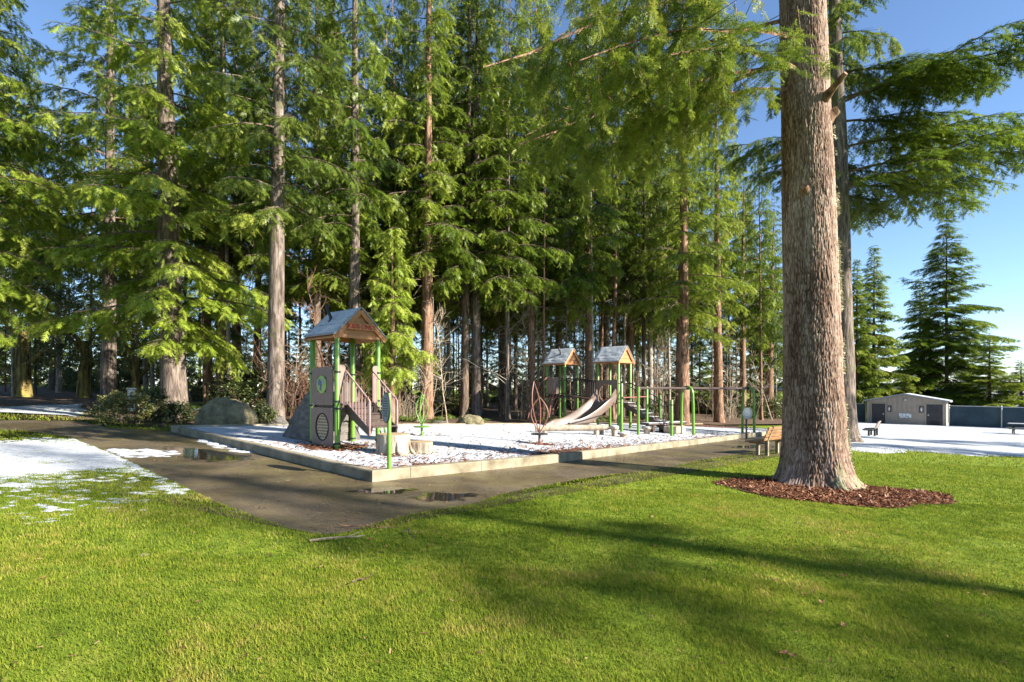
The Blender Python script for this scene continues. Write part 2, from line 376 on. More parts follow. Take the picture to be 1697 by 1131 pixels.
class MB:
    def __init__(s): s.v = []; s.f = []
    def add(s, vs, fs):
        k = len(s.v); s.v += [tuple(map(float, v)) for v in vs]; s.f += [tuple(k + i for i in f) for f in fs]; return s
    def box(s, c, d, M=None, bev=0.0):
        x, y, z = [h / 2 for h in d]
        if bev <= 0:
            vs = [Vector((a, b, e)) for a in (-x, x) for b in (-y, y) for e in (-z, z)]
            fs = [(0, 1, 3, 2), (4, 6, 7, 5), (0, 4, 5, 1), (2, 3, 7, 6), (0, 2, 6, 4), (1, 5, 7, 3)]
        else:
            bm = bmesh.new(); bmesh.ops.create_cube(bm, size=1)
            for v in bm.verts: v.co = Vector((v.co.x * d[0], v.co.y * d[1], v.co.z * d[2]))
            bmesh.ops.bevel(bm, geom=list(bm.edges), offset=bev, segments=1, affect='EDGES')
            bm.verts.index_update(); vs = [v.co.copy() for v in bm.verts]; fs = [tuple(v.index for v in f.verts) for f in bm.faces]; bm.free()
        if M is not None: vs = [M @ v for v in vs]
        return s.add([v + Vector(c) for v in vs], fs)
    def beam(s, a, b, w, h, up=(0, 0, 1), bev=0.0):
        a, b = Vector(a), Vector(b); X = (b - a); L = X.length; X.normalize()
        Y = Vector(up).cross(X)
        if Y.length < 1e-4: Y = Vector((0, 1, 0)).cross(X)
        Y.normalize(); Z = X.cross(Y)
        return s.box((a + b) / 2, (L, w, h), Matrix((X, Y, Z)).transposed(), bev)
    def tube(s, pts, r, n=8, cap=True, closed=False):
        pts = [Vector(p) for p in pts]; m = len(pts)
        rs = r if hasattr(r, '__len__') else [r] * m
        vs = []; N = None
        for i, p in enumerate(pts):
            if closed: T = pts[(i + 1) % m] - pts[i - 1]
            else: T = pts[min(i + 1, m - 1)] - pts[max(i - 1, 0)]
            T.normalize()
            if N is None: N = T.orthogonal().normalized()
            N = (N - T * N.dot(T))
            if N.length < 1e-5: N = T.orthogonal()
            N.normalize(); B = T.cross(N)
            for k in range(n):
                a = 2 * math.pi * k / n
                vs.append(p + (N * math.cos(a) + B * math.sin(a)) * rs[i])
        fs = []
        for i in range(m if closed else m - 1):
            j = (i + 1) % m
            for k in range(n):
                fs.append((i * n + k, i * n + (k + 1) % n, j * n + (k + 1) % n, j * n + k))
        if cap and not closed:
            fs.append(tuple(range(n - 1, -1, -1))); fs.append(tuple((m - 1) * n + k for k in range(n)))
        return s.add(vs, fs)
    def lathe(s, prof, c=(0, 0, 0), n=16, axis=None):
        """prof: (r,z) pairs; axis: optional unit vector for z"""
        Q = Vector((0, 0, 1)).rotation_difference(Vector(axis)).to_matrix() if axis is not None else Matrix.Identity(3)
        vs = []
        for r, z in prof:
            for k in range(n):
                a = 2 * math.pi * k / n
                vs.append(Q @ Vector((r * math.cos(a), r * math.sin(a), z)) + Vector(c))
        fs = [(i * n + k, i * n + (k + 1) % n, (i + 1) * n + (k + 1) % n, (i + 1) * n + k) for i in range(len(prof) - 1) for k in range(n)]
        fs.append(tuple(range(n - 1, -1, -1))); fs.append(tuple((len(prof) - 1) * n + k for k in range(n)))
        return s.add(vs, fs)
    def prism(s, poly, t, fn):
        """poly 2d, thickness t; fn(u,v,w)->xyz"""
        n = len(poly)
        vs = [fn(u, v, 0) for u, v in poly] + [fn(u, v, t) for u, v in poly]
        fs = [tuple(range(n - 1, -1, -1)), tuple(range(n, 2 * n))] + [(i, (i + 1) % n, n + (i + 1) % n, n + i) for i in range(n)]
        return s.add(vs, fs)
    def holed(s, x0, x1, z0, z1, hc, hr, t, fn, n=32, hr2=None):
        """rect plate with elliptical hole"""
        hr2 = hr2 or hr
        angs = sorted(set([2 * math.pi * k / n for k in range(n)] + [math.atan2(z - hc[1], x - hc[0]) % (2 * math.pi) for x in (x0, x1) for z in (z0, z1)]))
        I, O = [], []
        for a in angs:
            c, q = math.cos(a), math.sin(a)
            I.append((hc[0] + hr * c, hc[1] + hr2 * q))
            ts = []
            if c > 1e-9: ts.append((x1 - hc[0]) / c)
            if c < -1e-9: ts.append((x0 - hc[0]) / c)
            if q > 1e-9: ts.append((z1 - hc[1]) / q)
            if q < -1e-9: ts.append((z0 - hc[1]) / q)
            k = min(ts); O.append((hc[0] + k * c, hc[1] + k * q))
        m = len(angs)
        vs = [fn(u, v, w) for w in (0, t) for L in (I, O) for u, v in L]
        fs = []
        for i in range(m):
            j = (i + 1) % m
            fs += [(i, m + i, m + j, j), (2 * m + i, 2 * m + j, 3 * m + j, 3 * m + i), (i, j, 2 * m + j, 2 * m + i), (m + i, 3 * m + i, 3 * m + j, m + j)]
        return s.add(vs, fs)
    def build(s, name, m, parent=None, smooth=False, ang=40):
        me = bpy.data.meshes.new(name); me.from_pydata(s.v, [], s.f); me.update()
        bm = bmesh.new(); bm.from_mesh(me); bmesh.ops.recalc_face_normals(bm, faces=bm.faces); bm.to_mesh(me); bm.free()
        if smooth:
            me.polygons.foreach_set('use_smooth', np.ones(len(me.polygons), bool))
            try: me.set_sharp_from_angle(angle=R(ang))
            except Exception: pass
        return link(name, me, m, parent)

def sheet(name, poly, off, m, kind='structure', label=None, cat=None, parent=None):
    bm = bmesh.new()
    vs = [bm.verts.new((x, y, gzf(x, y) + off)) for x, y in poly]
    bm.faces.new(vs); bmesh.ops.triangulate(bm, faces=bm.faces[:], ngon_method='EAR_CLIP')
    bmesh.ops.recalc_face_normals(bm, faces=bm.faces)
    me = bpy.data.meshes.new(name); bm.to_mesh(me); bm.free()
    if sum(p.normal.z for p in me.polygons) < 0: me.flip_normals()
    o = link(name, me, m, parent); return tag(o, label, cat, None, kind)
def smooth_poly(pts, sub=6, closed=True):
    P = [np.array(p, float) for p in pts]; n = len(P); out = []
    for i in range(n if closed else n - 1):
        p0, p1, p2, p3 = P[(i - 1) % n], P[i], P[(i + 1) % n], P[(i + 2) % n]
        if not closed:
            p0 = P[max(i - 1, 0)]; p3 = P[min(i + 2, n - 1)]
        for k in range(sub):
            t = k / sub
            out.append(.5 * ((2 * p1) + (p2 - p0) * t + (2 * p0 - 5 * p1 + 4 * p2 - p3) * t**2 + (3 * p1 - p0 - 3 * p2 + p3) * t**3))
    return [tuple(p) for p in out]

# ------------------------------------------------------------------ ground
xs = np.concatenate([[-6000, -2000, -600, -250, -120, -70], np.arange(-64, 20, 4), [20], np.arange(24, 92, 4), [90, 120, 250, 700, 2000, 6000]])
xs = np.unique(xs)
ys = np.unique(np.concatenate([[-3000, -600, -150, -60, -40], np.arange(-36, 112, 4), [110, 160, 300, 800, 2500, 8000]]))
GX, GY = np.meshgrid(xs, ys)
GZ = gz(GX, GY)
rr = np.hypot(GX - 10, GY - 30)
GZ = GZ - np.clip((rr - 95) / 300, 0, 1) * 14
nx, ny = len(xs), len(ys)
ii, jj = np.meshgrid(np.arange(nx - 1), np.arange(ny - 1))
k = (jj * nx + ii).ravel()
ground = link('ground', grid_mesh('ground', np.stack([GX, GY, GZ], -1), np.stack([k, k + 1, k + nx + 1, k + nx], -1), False), 'lawn')
tag(ground, kind='structure')

# asphalt path
near_edge = [(0, 713), (42, 715), (107, 724), (141, 735), (198, 758), (240, 778), (283, 797), (354, 831), (430, 860), (482, 877), (529, 886), (570, 884), (603, 874), (670, 856), (744, 843), (786, 835), (848, 816), (940, 798), (1000, 789), (1062, 782), (1124, 772), (1163, 763), (1204, 757), (1260, 748), (1330, 741), (1410, 736)]
far_edge = [(1410, 729), (1320, 717), (1270, 722), (905, 770), (617, 800), (283, 715), (235, 712.5), (181, 710), (136, 699), (56, 697), (0, 697.5)]
NE = smooth_poly([G(*p) for p in near_edge], 5, False)
FE = [G(*p) for p in far_edge]
# the kerb stands on the far edge: push the path a little under it
path_poly = [(-24, 15.6)] + NE + [G(1410, 736)] + FE + [(-30, 21.5)]
sheet('path', path_poly, .006, 'asphalt')
PATH = path_poly

# playground: kerb rectangle
A, B, C = G(617, 800), G(905, 770), G(1270, 722)
E = G(283, 716)
PLAY = [A, B, C, (15.6, 30.6), (12.4, 35.2), (6.0, 30.0), (0.9, 25.6), (-4.3, 20.9), (-7.4, 18.0), E]
def inset(poly, d):
    n = len(poly); out = []
    area = sum(poly[i][0] * poly[(i + 1) % n][1] - poly[(i + 1) % n][0] * poly[i][1] for i in range(n))
    sg = 1 if area > 0 else -1
    for i in range(n):
        p0, p1, p2 = [Vector(poly[j]) for j in ((i - 1) % n, i, (i + 1) % n)]
        d1 = (p1 - p0).normalized(); d2 = (p2 - p1).normalized()
        n1 = Vector((-d1.y, d1.x)) * sg; n2 = Vector((-d2.y, d2.x)) * sg
        b = (n1 + n2); b = b / max(.3, b.dot(n1))
        out.append(tuple(p1 + b * d))
    return out
PLAY_IN = inset(PLAY, .17)
sheet('playground_mulch', inset(PLAY, .1), .1, 'mulch')
kerb = empty('kerb', (0, 0, 0)); tag(kerb, kind='structure')
rnd = random.Random(5)
for i in range(len(PLAY)):
    a, b = Vector(PLAY[i]), Vector(PLAY[(i + 1) % len(PLAY)]); ai, bi = Vector(PLAY_IN[i]), Vector(PLAY_IN[(i + 1) % len(PLAY)])
    L = (b - a).length; n = max(1, round(L / 2.9))
    ts = [k / n for k in range(n + 1)]
    if i == 0: ts = [0, .17, .55, 1]
    H = .185 if i in (0, 1, 2, 9, 8) else .17
    for k in range(len(ts) - 1):
        t0, t1 = ts[k] + (.004 / L if k else 0), ts[k + 1] - (.004 / L)
        q = [a.lerp(b, t0), a.lerp(b, t1), ai.lerp(bi, t1), ai.lerp(bi, t0)]
        dz = rnd.uniform(-.006, .006); bv = .018
        cx = sum(p.x for p in q) / 4; cy = sum(p.y for p in q) / 4
        vs = [(p.x, p.y, gzf(p.x, p.y) - .1) for p in q] + [(p.x, p.y, gzf(p.x, p.y) + H - bv + dz) for p in q]
        ins = []
        mid = (q[0] + q[1] + q[2] + q[3]) / 4
        eo = (q[3] - q[0]).normalized() * bv
        for j, p in enumerate(q):
            pp = p + (eo if j in (0, 1) else -eo)
            ins.append((pp.x, pp.y, gzf(pp.x, pp.y) + H + dz))
        mb = MB().add(vs + ins, [(3, 2, 1, 0)] + [(j, (j + 1) % 4, 4 + (j + 1) % 4, 4 + j) for j in range(4)] + [(4 + j, 4 + (j + 1) % 4, 8 + (j + 1) % 4, 8 + j) for j in range(4)] + [(8, 9, 10, 11)])
        mb.build('kerb_block', 'concrete', kerb)

# forest floor behind the playground
ff = [(-70, 42)] + [G(*p) for p in ((0, 664), (60, 663), (150, 664), (178, 690), (215, 697), (300, 697), (318, 711))] + [(-8.6, 17.2), (-7.4, 18.1), (-4.3, 21.05), (.9, 25.8), (6, 30.2)] + [G(*p) for p in ((1140, 706), (1200, 703), (1290, 702))] + [(30, 50), (46, 78), (46, 108), (-70, 108)]
FLOOR = ff
sheet('forest_floor', smooth_poly(ff, 3), .012, 'forest_floor')

# mulch ring at the big fir
TREE = G(1350, 802)
ring = []
for k in range(48):
    a = 2 * math.pi * k / 48
    r = 1 + .1 * math.sin(3 * a + 1) + .06 * math.sin(7 * a)
    c = G(1377, 815)
    ring.append((c[0] + 1.98 * r * math.cos(a), c[1] - .05 + 1.25 * r * math.sin(a)))
RING = ring
sheet('mulch_bed', ring, .012, 'mulch')

# puddles
def puddle(cx, cy, rx, ry, rot, seed, off=.011):
    n, m = 48, 12; vs = []; wet = []
    for j in range(m + 1):
        for k in range(n):
            a = 2 * math.pi * k / n
            r = (1 + .55 * float(fbm(math.cos(a) * 1.6 + seed, math.sin(a) * 1.6, 0, seed, 4))) * j / m * 1.3
            x, y = rx * r * math.cos(a), ry * r * math.sin(a)
            X, Y = cx + x * math.cos(rot) - y * math.sin(rot), cy + x * math.sin(rot) + y * math.cos(rot)
            vs.append((X, Y, gzf(X, Y) + off)); wet.append(.85 * (1 - (j / m) ** 1.6))
    ii, jj = np.meshgrid(np.arange(n), np.arange(m)); q = np.stack([jj * n + ii, (jj + 1) * n + ii, (jj + 1) * n + (ii + 1) % n, jj * n + (ii + 1) % n], -1).reshape(-1, 4)
    o = link('puddle', grid_mesh('puddle', np.array(vs), q, attrs={'wet': wet}), 'puddle_water'); return tag(o, kind='structure')
for (px, py, rx, ry, rot, s) in ((735, 824, .5, .34, .5, 1), (640, 813, .5, .3, .5, 2), (330, 752, 1.5, .55, -.6, 3), (1245, 741, 1.4, .5, .75, 4)):
    c = G(px, py); puddle(c[0], c[1], rx, ry, rot, s)

# snow: a height field that dips under the ground where it has melted
def snow(name, bx0, bx1, by0, by1, res, dens, base, label, thick=.026, cut=-.25):
    gx = np.arange(bx0, bx1 + res, res); gy = np.arange(by0, by1 + res, res)
    X, Y = np.meshgrid(gx, gy)
    d = dens(X, Y)
    Z = gz(X, Y) + base + thick * np.clip(d * 3, -1, 1) + .006 * fbm(X * 6, Y * 6, 0, 3, 3)
    n, m_ = len(gx), len(gy)
    ii, jj = np.meshgrid(np.arange(n - 1), np.arange(m_ - 1)); k = (jj * n + ii).ravel()
    q = np.stack([k, k + 1, k + n + 1, k + n], -1)
    keep = d.ravel()[q].max(1) > cut
    q = q[keep]
    used = np.unique(q); remap = np.zeros(X.size, np.int64); remap[used] = np.arange(len(used))
    V = np.stack([X, Y, Z], -1).reshape(-1, 3)[used]
    o = link(name, grid_mesh(name, V, remap[q]), 'snow')
    return tag(o, label, 'snow', None, 'stuff')
left_core = [(-16, 10.5)] + [G(*p) for p in ((0, 739), (80, 737), (147, 739), (180, 753), (235, 775), (238, 787), (150, 781), (60, 788), (0, 792))] + [(-14, 8)]
def d_left(X, Y):
    s = poly_sd(X, Y, left_core)
    nn = fbm(X * 1.1, Y * 1.1, 0, 11, 5); fine = fbm(X * 7, Y * 13, 0, 12, 4)
    d = np.where(s > 0, np.minimum(s * .9, .42) - .05, np.maximum(s * .2, -.9) - .1) + nn * .46 + fine * .62
    onpath = poly_sd(X, Y, PATH)
    return np.where(onpath > -.02, -1, d)
snow('snow_patch', -13, -2.5, 5.2, 12.5, .035, d_left, .018, 'patch of thin snow on the lawn left of the path', .016)
far_core = [(-40, 25)] + [G(*p) for p in ((0, 694), (60, 693), (135, 694), (150, 682), (148, 671), (60, 673), (0, 676))] + [(-40, 31)]
def d_far(X, Y):
    s = poly_sd(X, Y, far_core)
    return np.clip(s * .9, -.8, .6) + fbm(X * .8, Y * .8, 0, 21, 4) * .45
snow('snow_patch', -36, -12, 19, 32, .12, d_far, .02, 'snowy lawn beyond the path bend under the mossy trees', .04)
def d_play(X, Y):
    s = poly_sd(X, Y, PLAY_IN)
    front = np.minimum(poly_sd(X, Y, [A, B, C, (30, 10), (10, 0)]), 0)  # distance from front edge
    df = -front
    nn = fbm(X * 1.2, Y * 1.2, 0, 31, 5); fine = fbm(X * 9, Y * 9, 0, 32, 3)
    d = .5 - 1.25 * np.exp(-df / 1.3) + (nn * .36 + fine * .62) * (.35 + .65 * np.exp(-df / 5))
    for (c, r, w) in BARE: d = d - w * np.exp(-((X - c[0])**2 + (Y - c[1])**2) / r**2)
    back = poly_sd(X, Y, [(9, 30.2), (14.6, 31.6), (12.4, 35.2), (6, 30.5)])
    d = np.where(back > 0, -1, d)
    return np.where(s > 0, d, -1)
BARE = [(G(545, 741, .11), .75, 1.2), (G(575, 738, .11), .6, .9), (G(650, 752, .11), .55, .8), (G(893, 735, .11), .5, 1.3), (G(960, 752, .11), .9, .9), (G(1000, 749, .11), .7, .9), (G(699, 722, .11), .5, .8)]
snow('snow_cover', -9.6, 15.8, 8.4, 35, .05, d_play, .118, 'melting snow lying over the bark mulch inside the playground kerb', .022)
right_core = [G(*p) for p in ((1405, 745), (1440, 748), (1500, 746), (1571, 753), (1640, 756), (1697, 757))] + [(26, 18), (60, 20), (70, 60), (32, 52), (26, 42), (18, 33)]
def d_right(X, Y):
    s = poly_sd(X, Y, right_core)
    return np.clip(s * .7, -.9, .55) + fbm(X * .7, Y * .7, 0, 41, 4) * .42 + fbm(X * 4, Y * 4, 0, 42, 3) * .3
snow('snow_patch', 12, 60, 15, 58, .13, d_right, .024, 'broad snow field in front of the small grey shed', .04)
def d_wood(X, Y):
    s = poly_sd(X, Y, FLOOR)
    return np.where(s > .4, fbm(X * .45, Y * .45, 0, 51, 4) * 1.5 + fbm(X * 3, Y * 3, 0, 52, 2) * .4 - .34, -1)
snow('snow_patch', -30, 20, 17, 56, .16, d_wood, .03, 'scattered snow patches on the forest floor between the trunks', .05)
def d_path(X, Y):
    c = G(340, 742); s = poly_sd(X, Y, PATH)
    u = (X - c[0]) * .74 - (Y - c[1]) * .67; v = (X - c[0]) * .67 + (Y - c[1]) * .74
    e = 1 - (u / 1.7)**2 - ((v - .55) / .35)**2
    c2 = G(215, 752); e2 = 1 - ((X - c2[0]) / .8)**2 - ((Y - c2[1]) / .6)**2
    return np.where(s > .05, np.clip(np.maximum(e, e2), -1, .12) + fbm(X * 4.5, Y * 6, 0, 61, 5) * 1.1 - .16, -1)
snow('snow_patch', -11, -5, 9, 16, .035, d_path, .018, 'slushy snow remnants on the wet path beside the left kerb', .018)

# far hills on the right
hx = np.linspace(1500, 9000, 90)
hv = []
for d, zt in ((5200, -60), (5500, 20), (6000, 75), (7000, 40)):
    for x in hx:
        hv.append((x, d, -30 + (zt + 30) * (1 + .35 * float(fbm(x / 900, d / 3000, 0, 71, 4)))))
n = len(hx); ii, jj = np.meshgrid(np.arange(n - 1), np.arange(3)); k = (jj * n + ii).ravel()
tag(link('hills', grid_mesh('hills', np.array(hv), np.stack([k, k + 1, k + n + 1, k + n], -1)), 'far_hill'), kind='structure')

# ------------------------------------------------------------------ foliage generators
def frond_template(seed, n=7):
    """one flat branchlet along +x (length 1) as single-triangle twiglets"""
    r = np.random.RandomState(seed); T = []
    for i in range(n):
        t = .08 + .84 * i / n
        for s in (-1, 1):
            L = (.42 * (1 - .55 * t)) * r.uniform(.75, 1.25); a = R(r.uniform(38, 58)); w = .055
            b = np.array([t + r.uniform(-.03, .03), 0, 0]); d = np.array([math.cos(a), s * math.sin(a), r.uniform(-.25, .12)])
            T.append([b - [w, 0, 0], b + [w, 0, 0], b + d * L])
    T.append([[.8, -.035, 0], [.8, .035, 0], [1.05, 0, -.05]])
    T.append([[0, -.012, 0], [0, .012, 0], [1, 0, 0]])
    return np.array(T)
def frond_detail(seed, n=8):
    """branchlet with real needles along the twig and its side twigs"""
    r = np.random.RandomState(seed); T = []
    def twig(o, d, L, k):
        d = d / np.linalg.norm(d); p = np.cross(d, [0, 0, 1.0]); p /= np.linalg.norm(p); q = np.cross(p, d)
        T.append([o - p * .006, o + p * .006, o + d * L])
        for i in range(k):
            t = (i + r.uniform(.2, .8)) / k; a = r.uniform(0, 2 * math.pi)
            side = p * math.cos(a) + q * math.sin(a) * .6
            nd = d * .75 + side; nd /= np.linalg.norm(nd)
            b = o + d * L * t; w = np.cross(nd, q + p * .3); w /= np.linalg.norm(w)
            T.append([b - w * .017, b + w * .017, b + nd * r.uniform(.09, .15)])
    twig(np.zeros(3), np.array([1, 0, 0.0]), 1.0, 18)
    for i in range(n):
        t = .06 + .8 * i / n
        for s in (-1, 1):
            a = R(r.uniform(38, 60))
            twig(np.array([t, 0, 0]), np.array([math.cos(a), s * math.sin(a), r.uniform(-.35, .1)]), .36 * (1 - .6 * t) * r.uniform(.8, 1.2), 6)
    return np.array(T)
FT = [frond_template(i) for i in range(5)]
FD = [frond_detail(i) for i in range(3)]
def place(templates, O, D, U, L, tone, seed):
    """instance frond templates on frames -> triangles, tones"""
    r = np.random.RandomState(seed)
    O, D, U, L, tone = map(np.asarray, (O, D, U, L, tone))
    D = D / np.linalg.norm(D, axis=1)[:, None]
    S = np.cross(U, D); S /= np.linalg.norm(S, axis=1)[:, None] + 1e-9
    N = np.cross(D, S)
    pick = r.randint(0, len(templates), len(O))
    out, tn = [], []
    for k, T in enumerate(templates):
        i = np.where(pick == k)[0]
        if not len(i): continue
        P = T.reshape(-1, 3)
        W = (O[i][:, None, :] + (P[None, :, 0:1] * D[i][:, None, :] + P[None, :, 1:2] * S[i][:, None, :] + P[None, :, 2:3] * N[i][:, None, :]) * L[i][:, None, None])
        out.append(W.reshape(-1, 3, 3))
        tt = np.repeat(tone[i], len(T)) + r.normal(0, .07, len(i) * len(T))
        tn.append(np.clip(tt, 0, 1))
    return np.concatenate(out), np.concatenate(tn)
def stem_tris(paths, n=3):
    """tapered tubes for many paths: list of (pts (k,3), radii (k,))"""
    out = []
    for P, r in paths:
        k = len(P); T = np.gradient(P, axis=0); T /= np.linalg.norm(T, axis=1)[:, None] + 1e-9
        ref = np.array([.3, .2, 1.0]) if abs(T[0][2]) < .8 else np.array([1.0, .1, 0])
        A_ = np.cross(T, ref); A_ /= np.linalg.norm(A_, axis=1)[:, None] + 1e-9; B_ = np.cross(T, A_)
        an = np.arange(n) * 2 * math.pi / n
        ringv = P[:, None, :] + (A_[:, None, :] * np.cos(an)[None, :, None] + B_[:, None, :] * np.sin(an)[None, :, None]) * r[:, None, None]
        for j in range(n):
            a = ringv[:-1, j]; b = ringv[:-1, (j + 1) % n]; c = ringv[1:, (j + 1) % n]; d = ringv[1:, j]
            out.append(np.stack([a, b, c], 1)); out.append(np.stack([a, c, d], 1))
    return np.concatenate(out)
def unit(v): return v / (np.linalg.norm(v) + 1e-9)
def limb_fronds(r, base, az, L, rise, droop, frl, dens, hang, acc, stems, tone0, start=.15, r0=None, curt=0.0):
    """one conifer limb: stem, side twigs, fronds"""
    rad = np.array([math.cos(az), math.sin(az), 0.0]); tan = np.array([-math.sin(az), math.cos(az), 0.0])
    k = 8; s = np.linspace(0, 1, k); wob = r.normal(0, .03 * L, k) * s
    P = base + np.outer(L * s, rad) + np.outer(wob, tan)
    P[:, 2] += L * (rise * s - droop * s**2)
    r0 = r0 or (.012 + .011 * L)
    stems.append((P, r0 * (1 - .85 * s)))
    n2 = int(L * 5.2 * dens) + 3
    for j in range(n2):
        t = start + (1 - start) * (j + r.uniform(0, 1)) / n2
        f = t * (k - 1); i0 = min(int(f), k - 2); o = P[i0] + (P[i0 + 1] - P[i0]) * (f - i0)
        dirn = unit(P[i0 + 1] - P[i0])
        sd = 1 if j % 2 else -1
        a = R(r.uniform(35, 75))
        l2 = (.1 + .40 * L * (1 - t)**.8 * (.5 + .5 * min(1, t / .35))) * r.uniform(.6, 1.25) + .12
        d2 = unit(dirn * math.cos(a) + tan * sd * math.sin(a) + np.array([0, 0, -hang * r.uniform(.2, 1.0)]))
        m = max(2, int(l2 / .13 * dens))
        q = (np.arange(m) + r.uniform(0, 1, m)) / m
        pos = o + np.outer(q * l2, d2); pos[:, 2] -= hang * .45 * (q * l2)**2 / max(l2, .3)
        side = np.cross(d2, [0, 0, 1.0]); sg = np.where(np.arange(m) % 2, 1, -1)
        dd = d2[None, :] * r.uniform(.5, 1.1, m)[:, None] + side[None, :] * (sg * r.uniform(.2, .8, m))[:, None]
        dd[:, 2] -= hang * r.uniform(.2, 1.1, m) + .05
        uu = np.array([0, 0, 1.0])[None, :] + r.normal(0, .35, (m, 3))
        acc[0].append(pos); acc[1].append(dd); acc[2].append(uu)
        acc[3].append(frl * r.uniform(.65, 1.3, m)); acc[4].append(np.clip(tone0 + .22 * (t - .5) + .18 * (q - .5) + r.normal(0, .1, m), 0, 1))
        stems.append((np.array([o, o + d2 * l2 * .9]), np.array([.010, .004])))
        if curt and r.uniform() < curt:   # long hanging streamer
            lc = r.uniform(.3, 1.0) * min(1.0, .5 + curt) * 1.05; mm = int(lc / .075)
            oo = o + d2 * l2 * r.uniform(.3, 1); qq = (np.arange(mm) + .5) / mm
            pp = oo[None, :] + np.outer(qq * lc, [0.0, 0, -1]) + r.normal(0, .02, (mm, 3))
            ddn = np.stack([r.normal(0, .75, mm), r.normal(0, .75, mm), -np.ones(mm)], 1)
            acc[0].append(pp); acc[1].append(ddn); acc[2].append(r.normal(0, 1, (mm, 3))); acc[3].append(frl * .95 * r.uniform(.6, 1.25, mm) * (1.1 - .5 * qq)); acc[4].append(np.clip(tone0 + .15 + r.normal(0, .1, mm), 0, 1))
            stems.append((np.array([oo, oo - [0, 0, lc]]), np.array([.006, .002])))
def finish(name, acc, stems, templates, seed):
    tr, tn = place(templates, *[np.concatenate(a) for a in acc], seed)
    st = stem_tris(stems)
    return tri_mesh(name + '_foliage', tr, tn), tri_mesh(name + '_branches', st)
def conifer(name, seed, H, h0, Rad, nb, frl=.42, dens=1.0, hang=.5, shape=.75, tone=.45, rise=(.05, .35), droop=.35, gap=.0, tmax=1.0, curt=.12, jit=False):
    r = np.random.RandomState(seed); acc = [[], [], [], [], []]; stems = []
    az = r.uniform(0, 6.28)
    for i in range(nb):
        t = ((i + r.uniform(0, 1)) / nb) * tmax
        if gap and r.uniform() < gap: continue
        h = h0 + (H - h0) * t
        L = max(.35, Rad * (1 - t)**shape * r.uniform(.55, 1.15) * (.75 + .25 * min(1, t / .12)))
        az += 2.4 + r.normal(0, .5)
        if jit: L *= r.uniform(.45, 1.15)
        limb_fronds(r, np.array([0, 0, h]), az, L, rise[0] + (rise[1] - rise[0]) * t + r.normal(0, .2 if jit else .06), droop * (1 - .5 * t) * r.uniform(.6, 1.4), frl * (.75 + .25 * (1 - t)), dens, hang, acc, stems, tone + r.normal(0, .09), curt=curt)
    return finish(name, acc, stems, FT, seed)
V = {}
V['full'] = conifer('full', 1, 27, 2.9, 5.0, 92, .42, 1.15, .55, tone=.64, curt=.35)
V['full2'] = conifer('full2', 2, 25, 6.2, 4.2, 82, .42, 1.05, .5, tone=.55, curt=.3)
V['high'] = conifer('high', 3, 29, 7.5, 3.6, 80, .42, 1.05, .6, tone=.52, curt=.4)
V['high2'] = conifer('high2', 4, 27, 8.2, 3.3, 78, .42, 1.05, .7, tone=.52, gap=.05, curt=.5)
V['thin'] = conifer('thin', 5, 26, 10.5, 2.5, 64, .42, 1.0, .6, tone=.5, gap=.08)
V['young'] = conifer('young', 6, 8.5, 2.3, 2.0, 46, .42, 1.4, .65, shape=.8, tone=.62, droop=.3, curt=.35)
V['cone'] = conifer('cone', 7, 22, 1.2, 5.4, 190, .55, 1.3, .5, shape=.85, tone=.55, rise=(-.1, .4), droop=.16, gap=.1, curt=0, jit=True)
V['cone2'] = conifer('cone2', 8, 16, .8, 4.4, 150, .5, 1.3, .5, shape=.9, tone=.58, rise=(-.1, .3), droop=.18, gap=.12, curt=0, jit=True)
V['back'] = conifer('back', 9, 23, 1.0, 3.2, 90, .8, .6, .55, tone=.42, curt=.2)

def trunk_mesh(name, r0, H, seed, n=12, rings=18, flare=.3, noise_amp=.06):
    rs = np.random.RandomState(seed)
    h = np.concatenate([np.array([-.25, 0, .15, .35, .7, 1.2]), np.linspace(2, H, rings - 6)])
    t = np.clip(h / H, 0, 1)
    rad = r0 * (np.maximum(1 - t, 0)**.85 * .97 + .02) * (1 + flare * np.exp(-np.maximum(h, 0) / .35))
    a = np.arange(n) * 2 * math.pi / n
    Hh, Aa = np.meshgrid(h, a, indexing='ij')
    nz = 1 + noise_amp * fbm(np.cos(Aa) * 2.2 + seed, np.sin(Aa) * 2.2, Hh * .5, seed, 3) * 1.6
    nz = nz + flare * .7 * np.exp(-np.maximum(Hh, 0) / .3) * np.cos(Aa * 5 + seed) * .3
    bx = .04 * np.cumsum(rs.normal(0, 1, len(h))) * r0; by = .04 * np.cumsum(rs.normal(0, 1, len(h))) * r0
    Vv = np.stack([rad[:, None] * nz * np.cos(Aa) + bx[:, None], rad[:, None] * nz * np.sin(Aa) + by[:, None], Hh], -1).reshape(-1, 3)
    ii, jj = np.meshgrid(np.arange(n), np.arange(len(h) - 1)); q = np.stack([jj * n + ii, jj * n + (ii + 1) % n, (jj + 1) * n + (ii + 1) % n, (jj + 1) * n + ii], -1).reshape(-1, 4)
    return grid_mesh(name, Vv, q)
